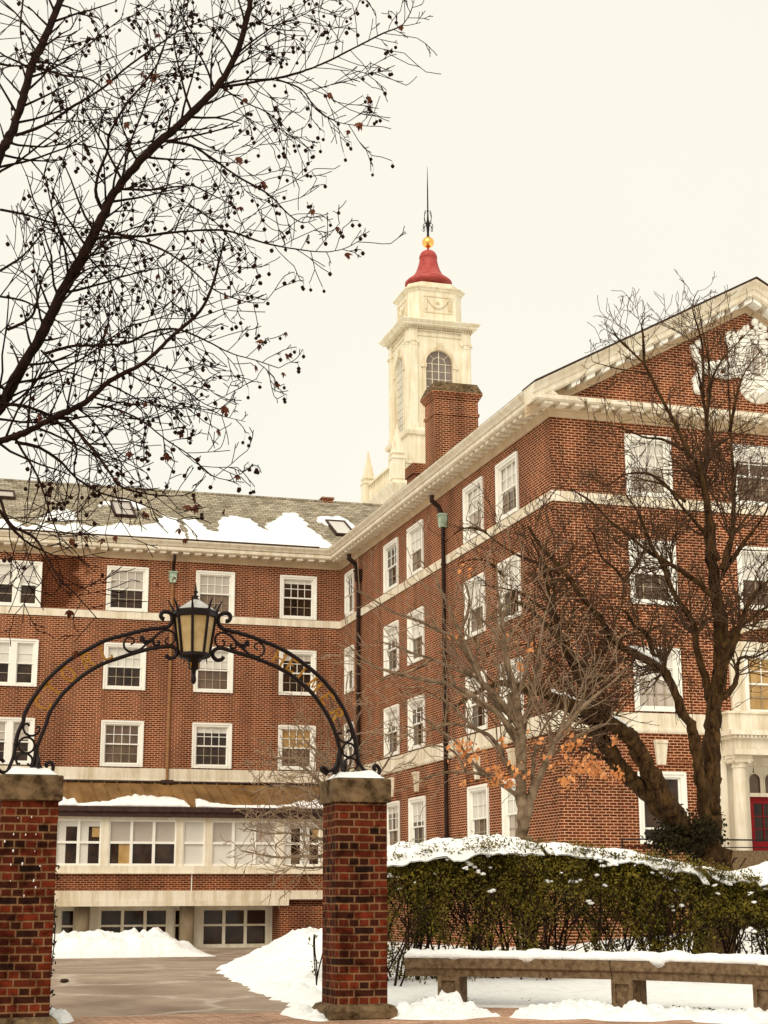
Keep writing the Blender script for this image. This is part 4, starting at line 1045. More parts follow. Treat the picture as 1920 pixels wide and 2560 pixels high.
pillar(RP_, .15, zR, 'red brick gate pillar standing between the drive and the stone bench')
def capsnow(x0, z, label, sd):
    cx = x0+PWD/2; cy = GPY+PWD/2; mb = MB(); n = 20; H = {}
    for j in range(n+1):
        for i in range(n+1):
            u = lerp(-.26, .26, i/n); v = lerp(-.29, .29, j/n)
            e = min(.27-abs(u), .30-abs(v)); h = .075*smooth(.0, .12, e)*(1+.5*nz(u*5, v*5, sd))
            mb.v.append((cx+u, cy+v, z+.004+max(0, h)))
    for j in range(n):
        for i in range(n): a = j*(n+1)+i; mb.face((a, a+1, a+n+2, a+n+1))
    tag(mb.build('snow_pad', M_['snow'], shade=True), label, 'snow', 'snow on the gate pillars')
capsnow(LP_, zL, 'snow pad on top of the left gate pillar under the iron scrolls', 1)
capsnow(RP_, zR, 'snow pad on top of the right gate pillar under the iron scrolls', 5)
fl = MB(); r = random.Random(9)
for x, y in ((34,2086),(64,2087),(90,2086),(33,2127),(87,2128),(27,2162),(56,2160),(26,2202),(84,2202),(89,2219),(45,2045),(79,2043),(60,2240),(100,2165),(12,2103)):
    p = at(x, y, GPY-.012); s = r.uniform(.45, 1.05)
    fl.ball((p.x, p.y, p.z), .016*s, 7, 5, sx=.55, sy=.5, sz=1.0, lump=.6)
tag(fl.build('snow_specks', M_['snow'], shade=True), 'white specks of blown snow stuck to the face of the left gate pillar', 'snow', kind='stuff')
# ------------------------------------------------------------------ wrought-iron arch with gilt letters
AY = GPY+PWD/2
AR = thing('iron_archway', 'black wrought iron arch with gilt lettering spanning the two brick pillars', 'archway', (2.74, AY, 2.4))
O3 = Vector((2.74, AY, 2.4))
def ap(pts, dy=0.0): return [at(x, y, AY)-O3+Vector((0,dy,0)) for x, y in pts]
def iron(name, px, r=.024, k=5, n=6, flat=1.0, parent=AR, dy=0.0, taper=None):
    p = crom(ap(px, dy), k); mb = MB()
    rad = [r*(1-(taper or 0)*i/(len(p)-1)) for i in range(len(p))]
    mb.tube(p, rad, n, flat); return mb.build(name, M_['iron'], parent, shade=True)
LOUT = [(38,1866),(45,1833),(58,1804),(60.5,1788),(75.7,1757),(94.5,1729),(119.6,1697.5),(147.8,1671),(177.5,1647),(216.7,1625.5),(263.8,1601),(311,1588),(363,1575),(404,1570),(420,1566.6),(429,1556),(430.4,1542.7),(426.4,1533.4),(417,1529.5),(406.5,1530.8),(402,1538.8),(405,1545.4),(411,1548)]
LOUTF = [(10,1906),(4,1899),(-6,1900),(-8,1914),(-2,1926),(8,1931),(18,1928),(25,1914),(33.7,1891),(38,1866)]
LINN = [(92.6,1867),(104,1838),(115.7,1809),(125.8,1779),(154,1738),(182,1710),(216.7,1682),(256,1660),(295,1646),(330.7,1634.4),(371,1623),(412,1616.5),(428,1616.5),(439.7,1623),(443,1631),(436.5,1642.5),(425,1645.8),(413.7,1638)]
LINF = [(120,1918),(115,1912),(122,1906),(130,1908),(132.5,1922),(124,1932),(112,1929),(101,1918),(92,1898),(92.6,1867)]
ROUT = [(891.6,1870),(884.5,1837),(873,1804.5),(858.5,1772),(839,1739.5),(816,1710),(790,1684),(757.6,1658),(725,1635),(692.5,1617.4),(660,1604.4),(630,1592.5),(600,1583.5),(579,1578.5),(559,1573),(551,1566.6),(545.8,1556),(545.8,1544),(552,1536),(563,1533),(572,1535),(576,1542.7),(572,1552),(564,1553)]
ROUTF = [(939,1927),(934,1919),(939.4,1913),(948,1921.7),(946.6,1933),(933.6,1941),(919,1934.7),(904.7,1918.8),(895,1900),(891.6,1870)]
RINN = [(848.5,1870),(844,1853),(834,1821),(819.5,1790),(800,1759),(777,1729.7),(751,1707),(725,1686),(692.5,1668),(660,1654),(630,1643),(600,1634),(579,1627.6),(556,1621),(541.8,1622),(532.5,1630),(532.5,1641),(541.8,1650),(553.7,1649),(559,1642)]
RINF = [(818,1936),(810,1930),(803,1923),(806,1919),(813,1921),(820,1928),(832,1924),(842,1912),(850,1895),(848.5,1870)]
for nm, a in (('outer_rail',LOUT),('outer_rail',ROUT)): iron(nm, a, .0235)
for nm, a in (('inner_rail',LINN),('inner_rail',RINN)): iron(nm, a, .0225)
for a in (LOUTF, LINF, ROUTF, RINF): iron('foot_scroll', a, .020, flat=1.5)
# feet running front to back on the capstones
for x, y in ((92,1915),(850,1922)):
    iron('foot_scroll', [(x-2,y-40),(x-6,y-15),(x-12,y+2),(x-14,y+14)], .022, flat=1.4)
    c = at(x, y, AY)-O3
    for s in (-1, 1):
        mb = MB(); mb.tube(crom([(c.x,0,c.z+.13),(c.x,s*.05,c.z+.06),(c.x,s*.12,c.z-.02),(c.x,s*.19,c.z-.03),(c.x,s*.22,c.z+.02),(c.x,s*.19,c.z+.06),(c.x,s*.165,c.z+.03)],4), .018, 6, 1.4); mb.build('foot_scroll', M_['iron'], AR, shade=True)
# scroll panels beside the lantern (left ones traced, right ones mirrored about the lantern)
Z = lambda pts: [(290+x/6.144, 1540+y/6.144) for x, y in pts]
SC = [Z([(225,435),(270,415),(278,370),(240,335),(190,330),(140,370),(120,440),(140,500),(200,545),(270,545),(370,515),(460,440),(560,370),(650,270),(740,225),(820,225),(885,265),(905,330),(895,390),(850,435),(800,440),(762,405),(765,360),(800,332)]),
      Z([(460,440),(420,390),(380,375),(400,340),(440,350)]), Z([(580,370),(575,420),(600,445),(650,440),(662,405),(635,392)]), Z([(400,300),(390,340),(430,385),(520,380),(600,320),(650,270)])]
XM = (at(488,1590,AY)-O3).x
for i, s in enumerate(SC):
    p = crom(ap(s), 4)
    for mir in (0, 1):
        q = [Vector((2*XM-v.x, v.y, v.z)) if mir else v for v in p]
        mb = MB(); r0 = (.0145,.016,.014,.020)[i]
        mb.tube(q, [r0*(1-.35*abs(2*j/(len(q)-1)-1)) if i in (0,3) else r0 for j in range(len(q))], 6, 1.3); mb.build('scroll', M_['iron'], AR, shade=True)
# ring panels at the springing
Y5 = lambda pts: [(x/10.37, 1780+y/10.37) for x, y in pts]
ringsL = [Y5([(750,370),(740,320),(680,305),(620,350),(610,450),(670,560),(780,615),(900,600),(1000,520),(1030,430),(1000,380),(940,385)]),
          Y5([(690+205*math.cos(a), 860+205*math.sin(a)) for a in [i*math.pi/9 for i in range(19)]]),
          Y5([(520,1330),(470,1350),(425,1290),(430,1200),(500,1110),(620,1075),(740,1100),(820,1180),(835,1280),(800,1370),(740,1380),(720,1330)])]
q6 = lambda pts: [(660+x/6.146, 1580+y/6.146) for x, y in pts]
ringsR = [q6([(1190,1570),(1150,1545),(1135,1600),(1180,1670),(1250,1695),(1320,1665),(1350,1600),(1335,1530),(1290,1510),(1275,1550)]),
          q6([(1300+100*math.cos(a), 1815+105*math.sin(a)) for a in [i*math.pi/9 for i in range(19)]]),
          q6([(1250,2095),(1220,2060),(1230,1990),(1290,1945),(1370,1945),(1425,2000),(1430,2070),(1390,2110)])]
for s in ringsL+ringsR: iron('scroll', s, .0125, k=3, flat=1.3)
GL = {'H':([(0,0),(0,1)],[(.72,0),(.72,1)],[(0,.5),(.72,.5)]), 'E':([(.05,0),(.05,1)],[(.05,1),(.62,1),(.62,.86)],[(.05,.52),(.46,.52)],[(.05,0),(.64,0),(.64,.14)]),
      'I':([(.3,0),(.3,1)],), 'M':([(.02,0),(.08,1)],[(.08,1),(.42,.1)],[(.42,.1),(.78,1)],[(.78,1),(.84,0)]), 'T':([(.36,0),(.36,1)],[(.0,.86),(.02,1),(.70,1),(.72,.86)]),
      'R':([(.05,0),(.05,1)],[(.05,1),(.40,1),(.58,.88),(.60,.72),(.48,.56),(.05,.52)],[(.34,.53),(.70,0)]), 'L':([(.05,0),(.05,1)],[(.05,0),(.60,0),(.60,.18)]),
      'O':([(.38+.36*math.cos(a),.5+.5*math.sin(a)) for a in [i*math.pi/10 for i in range(21)]],), 'C':([(.40+.36*math.cos(a),.5+.5*math.sin(a)) for a in [math.pi*(.25+1.5*i/14) for i in range(15)]],)}
SER = {'H':[(0,0),(0,1),(.72,0),(.72,1)],'I':[(.3,0),(.3,1)],'T':[(.36,0)],'R':[(.05,0),(.72,0)],'L':[(.05,1)],'M':[(.02,0),(.84,0),(.06,1),(.80,1)],'E':[],'O':[],'C':[]}
def nearest(pts, c):
    p = crom(ap(pts), 6); best = min(range(len(p)-1), key=lambda i: (p[i]-c).length); return p[best]
for ch, x, y in (('C',106,1757),('T',135,1727),('O',176,1690),('R',219,1655),('L',270,1629),('H',697,1643),('E',732,1664),('I',757,1682),('M',788,1711),('E',819,1748),('R',841,1786)):
    c = at(x, y, AY)-O3
    a = nearest(LOUT if x < 500 else ROUT, c); b = nearest(LINN if x < 500 else RINN, c)
    up = (a-b); hgt = up.length-.048; up.normalize(); tg = Vector((up.z, 0, -up.x))
    mid = (a+b)/2; hh = hgt*.96; ww = hh*.92; wd = .9 if ch == 'M' else .72
    f = lambda u, v: mid+tg*((u-wd/2)*ww)+up*((v-.5)*hh)
    mb = MB()
    for st in GL[ch]:
        thin = len(st) == 2 and (abs(st[0][0]-st[1][0]) > .12)
        mb.tube([f(u, v) for u, v in st], .009 if thin and ch in 'HEM' else .0155, 4)
    for u, v in SER[ch]: mb.tube([f(u-.12, v), f(u+.12, v)], .007, 4)
    mb.build('letter', M_['gold'], AR)
# ------------------------------------------------------------------ lantern hung in the crown of the arch
lc = at(486.5, 1590, AY); LX = lc.x
LN = thing('lantern', 'black octagonal iron lantern with milky panes hanging in the crown of the gate arch', 'lantern', (LX, AY, at(488,1640,AY).z))
z0_ = at(488,1640,AY).z
zt_ = at(488,1527,AY).z-z0_; zb_ = at(488,1636,AY).z-z0_; m = 1/ (4000/ (CAM-lc).length)
RT, RB = 52*m, 38*m
rot0 = math.pi/8+.10
mb = MB(); oc8 = lambda r, z: [(r*math.cos(2*math.pi*k/8+rot0), r*math.sin(2*math.pi*k/8+rot0), z) for k in range(8)]
mb.loops([oc8(RT*.98,zt_-.075), oc8(RT*1.06,zt_-.07), oc8(RT*1.08,zt_-.015), oc8(RT*1.02,zt_)]); mb.build('top_band', M_['iron'], LN)
mb = MB(); mb.loops([oc8(RB*1.04,zb_-.035), oc8(RB*1.08,zb_-.02), oc8(RB*1.06,zb_+.01), oc8(RB,zb_+.012)]); mb.build('bottom_band', M_['iron'], LN)
for k in range(8):
    a = 2*math.pi*k/8+rot0
    mb = MB(); mb.tube([(RB*math.cos(a), RB*math.sin(a), zb_), (RT*math.cos(a), RT*math.sin(a), zt_-.06)], .0155, 6); mb.build('frame_bar', M_['iron'], LN)
    b = a+2*math.pi/8
    mb = MB(); s = .955
    mb.quad((RB*s*math.cos(a),RB*s*math.sin(a),zb_),(RB*s*math.cos(b),RB*s*math.sin(b),zb_),(RT*s*math.cos(b),RT*s*math.sin(b),zt_-.05),(RT*s*math.cos(a),RT*s*math.sin(a),zt_-.05)); mb.build('glass_pane', M_['lglass'], LN)
    mb = MB(); mb.tube(crom([(RT*1.02*math.cos(a),RT*1.02*math.sin(a),zt_-.04),(RT*1.10*math.cos(a),RT*1.10*math.sin(a),zt_+.03),(RT*1.30*math.cos(a),RT*1.30*math.sin(a),zt_+.105)],3), [.020-.0145*i/6 for i in range(7)], 6); mb.build('spike', M_['iron'], LN)
    if k % 2 == 0:
        mb = MB(); mb.tube([(RB*math.cos(a),RB*math.sin(a),zb_-.02),(RB*1.08*math.cos(a),RB*1.08*math.sin(a),zb_-.085)], [.010,.003], 5); mb.build('lower_spike', M_['iron'], LN)
za_ = at(488,1500,AY).z-z0_
mb = MB(); mb.loops([oc8(RT*1.0,zt_+.001), oc8(RT*.20,za_)]); mb.build('roof', M_['lroof'], LN)
zf_ = at(488,1456,AY).z-z0_
mb = MB(); mb.lathe((0,0), [(.030,za_-.03),(.040,za_+.01),(.022,za_+.03),(.040,za_+.04),(.014,za_+.05),(.014,za_+.075),(.032,za_+.085),(.012,za_+.10),(.011,za_+.12),(.003,zf_)], 10); mb.build('finial', M_['iron'], LN, shade=True)
zp_ = at(488,1711,AY).z-z0_
mb = MB(); mb.lathe((0,0), [(RB*.95,zb_-.034),(.085,zb_-.06),(.062,zb_-.085),(.060,zb_-.15),(.040,zb_-.16),(.026,zb_-.17),(.022,zb_-.22),(.026,zb_-.235),(.030,zb_-.27),(.026,zp_+.025),(.006,zp_)], 12); mb.build('pendant', M_['iron'], LN, shade=True)
for k, (ch, a) in enumerate((('2', -2.25), ('1', -.95))):
    cpt = lambda u, v: (.066*math.cos(a+.30*(u-.5)), .066*math.sin(a+.30*(u-.5)), zb_-.146+.052*v)
    st = [(0,.75),(.2,1),(.7,1),(.9,.75),(.1,0),(.95,0)] if ch == '2' else [(.25,.8),(.5,1),(.5,0)]
    mb = MB(); mb.tube([cpt(u,v) for u,v in st], .0055, 4); mb.build('numeral', M_['gold'], LN)
for s in (-1, 1):     # struts that tie the lantern to the arch rails
    for zz, r_ in ((zt_-.05, RT), (zb_+.03, RB)):
        mb = MB(); mb.tube([(s*r_*.95,0,zz),(s*(r_+.045),0,zz-.01)], .014, 6); mb.build('bracket', M_['iron'], LN)
# ------------------------------------------------------------------ curved stone bench
BA = [Vector((5.66,18.05,0)), Vector((6.25,17.66,0)), Vector((6.95,17.10,0)), Vector((7.62,16.42,0)), Vector((8.18,15.62,0)), Vector((8.62,14.70,0)), Vector((8.95,13.7,0))]
bl = crom(BA, 8)
SEAT = .535
def frame(i):
    a = bl[max(i-1,0)]; b = bl[min(i+1,len(bl)-1)]; t = (b-a).normalized(); return bl[i], t, Vector((t.y, -t.x, 0))   # outward normal towards the street
bo = Vector((7.3,16.6,0))
BN = thing('stone_bench', 'long curved stone bench on panelled legs in front of the hedge', 'bench', bo)
def fnr(i):
    p, t, n = frame(i)
    if n.y > 0: n = -n
    return p, t, n
def slab(i0, i1, name='seat', first=0):
    mb = MB(); rings = []
    for i in range(i0, i1+1):
        p, t, n = fnr(i); q = p-bo+(t*first if i == i0 else Vector())
        jig = .004*nz(i*1.7, 3)
        prof = [(-.02,SEAT-.20),(.19,SEAT-.20),(.20,SEAT-.13),(.225,SEAT-.115),(.235,SEAT-.105),(.235,SEAT-.012),(.222,SEAT),(-.222,SEAT),(-.235,SEAT-.012),(-.235,SEAT-.11),(-.19,SEAT-.20)]
        rings.append([q+n*(o+jig)+Vector((0,0,z)) for o, z in prof])
    mb.loops(rings); return mb.build(name, M_['benchst'], BN)
slab(0, 23); 
# second slab starts a hair after the joint
slab(23, len(bl)-1, first=.014)
for i in (6, 24, 38, 47):
    p, t, n = fnr(i); q = p-bo; mb = MB()
    def L(a, b, z): return q+t*a+n*b+Vector((0,0,z))
    w, d = .125, .16
    mb.loops([[L(-w-.02,d+.02,-.1),L(w+.02,d+.02,-.1),L(w+.02,-d-.02,-.1),L(-w-.02,-d-.02,-.1)],[L(-w-.02,d+.02,.03),L(w+.02,d+.02,.03),L(w+.02,-d-.02,.03),L(-w-.02,-d-.02,.03)],[L(-w,d,.045),L(w,d,.045),L(w,-d,.045),L(-w,-d,.045)],[L(-w,d,SEAT-.195),L(w,d,SEAT-.195),L(w,-d,SEAT-.195),L(-w,-d,SEAT-.195)],[L(-w-.015,d+.015,SEAT-.166),L(w+.015,d+.015,SEAT-.166),L(w+.015,-d-.015,SEAT-.166),L(-w-.015,-d-.015,SEAT-.166)]])
    def B4(a0, a1, b0, b1, z0, z1): mb.hexa([L(a0,b0,z0),L(a1,b0,z0),L(a1,b1,z0),L(a0,b1,z0),L(a0,b0,z1),L(a1,b0,z1),L(a1,b1,z1),L(a0,b1,z1)])
    B4(-w,-w+.045,d,d+.03,.05,SEAT-.20); B4(w-.045,w,d,d+.03,.05,SEAT-.20); B4(-w+.045,w-.045,d,d+.03,.05,.09); B4(-w+.045,w-.045,d,d+.03,SEAT-.245,SEAT-.20)
    mb.build('leg', M_['benchst'], BN)
# snow on the seat
mb = MB(); fine = crom(BA, 26); rings = []
for i, p in enumerate(fine):
    a = fine[max(i-1,0)]; b = fine[min(i+1,len(fine)-1)]; t = (b-a).normalized(); n = Vector((t.y,-t.x,0)); n = -n if n.y > 0 else n
    s = i/(len(fine)-1); e = smooth(0,.02,s)
    h = (.055+.035*(.5+.5*nz(s*13,2))+.03*nz(s*31,5)+.02*nz(s*70,8))*(.6+.4*e)
    w0 = .215+.02*nz(s*22,1)+.01*nz(s*60,4); w1 = .22
    lip = max(0, nz(s*18, 9)-.28)*.16
    ring = [(-w1,.0),(-w1*.97,h*.7),(-w1*.6,h),(0,h*1.08+.012*nz(s*50,3)),(w0*.62,h*1.02),(w0*.94,h*.82),(w0+.022,h*.45),(w0+.02,-.004-lip),(w0-.05,-.002)]
    rings.append([p+n*o+Vector((0,0,SEAT+.003+z)) for o, z in ring])
mb.loops(rings)
tag(mb.build('snow_cushion', M_['snow'], shade=True), 'thick white snow layer lying along the top of the curved stone bench', 'snow')
# ------------------------------------------------------------------ clipped hedge behind the bench
HP = [Vector((4.98,19.75,0)), Vector((6.5,19.6,0)), Vector((8.2,19.5,0)), Vector((9.8,19.4,0)), Vector((11.3,19.2,0)), Vector((13.5,18.9,0))]
hl = crom(HP, 12)
HT = [(960,2128),(990,2122),(1040,2114),(1100,2106),(1200,2098),(1300,2098),(1400,2106),(1480,2112),(1560,2124),(1640,2138),(1700,2150),(1780,2172),(1850,2180),(1920,2172),(2100,2190)]
def htop(x):
    pts = [(at(a, b, 19.2).x, at(a, b, 19.2).z) for a, b in HT]
    if x <= pts[0][0]: return pts[0][1]
    for (a, za), (b, zb) in zip(pts, pts[1:]):
        if x <= b: return lerp(za, zb, (x-a)/(b-a))
    return pts[-1][1]
htab = [htop(4+i*.05) for i in range(220)]
def htop_(x): return htab[max(0, min(219, int((x-4)/.05)))]
def hpos(x):                     # centre line y at x
    for a, b in zip(hl, hl[1:]):
        if x <= b.x: return lerp(a.y, b.y, (x-a.x)/(b.x-a.x))
    return hl[-1].y
HG = thing('hedge', 'long clipped evergreen hedge with dark bare stems, behind the stone bench', 'hedge', (8.5,19.5,.15))
ho = Vector((8.5,19.5,.15))
rh = random.Random(21)
leaf = MB(); stem = MB()
def leaf_at(p, s, up=.5):
    if p.x < .284*p.y: return
    d = Vector((rh.gauss(0,1), rh.gauss(0,1)-.5, rh.gauss(0,1)+up)).normalized()
    a = d.orthogonal().normalized(); a.rotate(Matrix.Rotation(rh.uniform(0,6.28), 3, d)); b = d.cross(a)
    p = p-ho; l = s*rh.uniform(.7,1.3); w = l*.42
    leaf.quad(p-a*l, p-b*w, p+a*l, p+b*w)
x = 5.02
while x < 13.2:
    yc = hpos(x)+rh.uniform(-.34,.75); zt = htop_(x)-rh.uniform(.10,.3); p = Vector((x, yc, terrain(x,yc)+.0)); z0 = p.z
    if x < .286*yc: x += .08; continue
    tips = []
    def grow(p, d, L, r, lv):
        n = 5; pts = [p]; q = p.copy(); dd = d.copy()
        for i in range(n):
            dd = (dd+Vector((rh.gauss(0,.20), rh.gauss(0,.16), rh.gauss(.08,.12)))).normalized(); q = q+dd*(L/n)
            if q.z > htop_(q.x)-.04 or q.x < .284*q.y: break
            pts.append(q.copy())
            if lv < 3 and i >= 1 and rh.random() < (.75 if lv < 2 else .6):
                e = (dd+Vector((rh.gauss(0,.6), rh.gauss(0,.5), rh.gauss(.15,.3)))).normalized(); grow(q.copy(), e, L*rh.uniform(.42,.62), r*.58, lv+1)
        if len(pts) > 1: stem.tube([v-ho for v in pts], [r*(1-.55*i/len(pts)) for i in range(len(pts))], 4 if lv else 5, cap=False); tips.append((pts[-1].copy(), lv))
    for _ in range(rh.randint(1,3)):
        grow(p+Vector((rh.uniform(-.05,.05),rh.uniform(-.05,.05),-.05)), Vector((rh.gauss(0,.35), rh.gauss(0,.22), 1)).normalized(), (zt-z0)*rh.uniform(.75,1.05), rh.uniform(.011,.021), 0)
    for tp, lv in tips:
        f = (tp.z-z0)/(zt-z0+.2)
        if f > .25 and rh.random() < .8:
            for _ in range(int(7+12*f)): leaf_at(tp+Vector((rh.gauss(0,.06),rh.gauss(0,.06),rh.gauss(0,.05))), .019)
    x += rh.uniform(.06,.13)
# leaves: a dense sunlit crust on top, clumps below, with gaps between them
for _ in range(46000):
    x = rh.uniform(4.98, 13.2); zt = htop_(x); v = rh.uniform(-.52,.55)
    z = zt-.04-abs(rh.gauss(0, .17))-.08*max(0, abs(v)-.3)-.05*(.5+.5*nz(x*2.2, v*3))
    if nz(x*3.2, z*3.2, v*3) < -.22: continue
    leaf_at(Vector((x, hpos(x)+v, z)), .029)
for _ in range(120000):
    x = rh.uniform(5.0, 13.2); y0 = hpos(x); zt = htop_(x); g = terrain(x, y0)
    f = rh.random()**.9; z = lerp(g+.18, zt-.06, f); v = rh.uniform(-.50,1.0)
    c = nz(x*2.4, z*2.4, v*2.4+4)+.6*nz(x*6, z*6, v*6+9)
    if c < .16-.42*smooth(.25, .95, f)+.12*smooth(.35,.0,f): continue
    leaf_at(Vector((x, y0+v, z)), .025, .2)
leaf.build('foliage', M_['hedge'], HG); stem.build('stems', M_['hedgest'], HG)
# snow on the hedge
def hedge_snow(label, xa, xb, thick, sd, gaps, wmin=.05, step=.045):
    mb = MB(); nx = int((xb-xa)/step); nv = 26; idx = {}
    H = {}
    for i in range(nx+1):
        x = xa+i*step; s = (x-xa)/(xb-xa)
        for j in range(nv+1):
            v = lerp(-.58, .50, j/nv)
            e = min(1, (.58-abs(v+.04))/.22)
            h = thick(s)*(.75+.8*nz(x*1.5, v*2.0, sd)+.45*nz(x*4.5, v*4.5, sd+3)+.2*nz(x*11,v*11,sd+6))*smooth(0,1,e)-gaps*(.5+.9*nz(x*2.3, v*3.1, sd+11))
            h *= smooth(0, .02, s)*smooth(1, .97, s)
            H[i,j] = h
    def vid(i, j, top):
        k = (i,j,top)
        if k not in idx:
            x = xa+i*step; v = lerp(-.58,.50,j/nv); y = hpos(x)+v
            b = htop_(x)-.045-.05*abs(v)-(.10+.12*max(0,nz(x*3.1,7.7,sd))+.07*max(0,nz(x*8,3.3,sd)))*max(0,-v-.34)/.24
            idx[k] = mb.add([(x, y, b+(max(H[i,j], 0)*1.0 if top else -.012-.3*max(0,H[i,j])*(j < 5)))])
        return idx[k]
    for i in range(nx):
        for j in range(nv):
            if max(H[i,j],H[i+1,j],H[i,j+1],H[i+1,j+1]) > .004:
                mb.face((vid(i,j,1),vid(i+1,j,1),vid(i+1,j+1,1),vid(i,j+1,1))); mb.face((vid(i,j,0),vid(i,j+1,0),vid(i+1,j+1,0),vid(i+1,j,0)))
    tag(mb.build('hedge_snow', M_['snow'], shade=True), label, 'snow', 'snow on top of the hedge')
hedge_snow('thick smooth snow cap on the left half of the hedge, beside the right gate pillar', 5.46, 7.75, lambda s: .085*smooth(0,.35,s)*(1-.4*smooth(.7,1,s))+.045, 3, .02)
hedge_snow('thin broken snow line along the middle of the hedge top', 7.78, 9.9, lambda s: .07, 7, .03)
hedge_snow('lumpy snow heap on the right end of the hedge, in front of the entrance', 9.95, 13.0, lambda s: .075+.03*smooth(0,.4,s), 12, .035)
cs_ = MB(); rc_ = random.Random(12)
for _ in range(60):
    x = rc_.uniform(5.7, 12.5); zt = htop_(x); c = Vector((x, hpos(x)-rc_.uniform(.42,.58), zt-.12-abs(rc_.gauss(0,.28)))); s_ = rc_.uniform(.012,.042)
    for k in range(rc_.randint(1,3)): cs_.ball((c.x+rc_.gauss(0,s_), c.y, c.z+rc_.gauss(0,s_*.6)), s_*rc_.uniform(.6,1), 8, 6, sx=1.3, sz=.6, lump=.6)
tag(cs_.build('caught_snow', M_['snow'], shade=True), 'small white snow clumps caught among the leaves on the hedge face', 'snow', kind='stuff')
# ivy and hedge tufts beside the pillars
def tuft(name, label, cat, c, size, n, sd, m='ivy', ls=.02):
    global leaf
    r_ = random.Random(sd); t = thing(name, label, cat, c); lf = MB(); st = MB()
    for k in range(3):
        p = [Vector((0,0,-.05))]; d = Vector((r_.gauss(0,.10),r_.gauss(0,.25),1)).normalized()
        for i in range(6): d = (d+Vector((r_.gauss(0,.06),r_.gauss(0,.2),.2))).normalized(); p.append(p[-1]+d*size[2]*.7/6)
        p = [Vector((max(-size[0],min(size[0],v.x)), v.y, v.z)) for v in p]
        st.tube(p, .008, 4, cap=False)
    for _ in range(n):
        p = Vector((r_.uniform(-1,1)*size[0], r_.uniform(-1,1)*size[1], r_.random()*size[2]))
        if nz(p.x*6+sd, p.z*5) < -.15: continue
        d = Vector((r_.gauss(0,1), r_.gauss(0,1)-.7, r_.gauss(0,1)+.3)).normalized(); a = d.orthogonal().normalized(); a.rotate(Matrix.Rotation(r_.uniform(0,6.28),3,d)); b = d.cross(a); l = ls*r_.uniform(.7,1.4)
        lf.quad(p-a*l, p-b*l*.5, p+a*l, p+b*l*.5)
    lf.build('foliage', M_[m], t); st.build('stems', M_['hedgest'], t)
tuft('climbing_ivy', 'dark ivy clump peeping out behind the right side of the left gate pillar', 'ivy', (1.42,16.98,0), (.16,.2,1.55), 900, 2)
tuft('evergreen_sprig', 'few evergreen sprigs poking out behind the left side of the right gate pillar', 'shrub', (4.30,17.0,.35), (.11,.15,.75), 70, 5, 'hedge', .02)
lt = MB(); rl = random.Random(6)
for _ in range(420):
    s_ = rl.random(); q = bl[int(s_*(len(bl)-8))+4]; p = q+Vector((rl.gauss(.10,.22), rl.gauss(-.20,.12), 0))
    if nz(p.x*2.2, p.y*2.2, 5) < .0: continue
    l = rl.uniform(.012,.038); a = Vector((rl.gauss(0,1),rl.gauss(0,1),rl.gauss(0,.4))).normalized(); b = a.cross(Vector((rl.gauss(0,.3),rl.gauss(0,.3),1))).normalized(); p.z = .05+.02*rl.random()+max(0, drift(p.x, p.y))
    lt.quad(p-a*l, p-b*l*.5, p+a*l, p+b*l*.5)
tag(lt.build('leaf_litter', M_['litter']), 'dark scattered leaf litter on the snow under the stone bench', 'leaf litter', kind='stuff')
# a dark leaf lying on the asphalt
for i, (x, y, lab) in enumerate(((161,2457,'dark fallen leaf lying on the drive near the left gate pillar'),)):
    d = ray(x, y); p = CAM+d*((0-HC)/d.z); mb = MB()
    mb.ball((p.x,p.y,.03), .05, 9, 5, sx=1.3, sz=.5, lump=.6); tag(mb.build('fallen_leaf', M_['litter'], shade=True), lab, 'leaf')
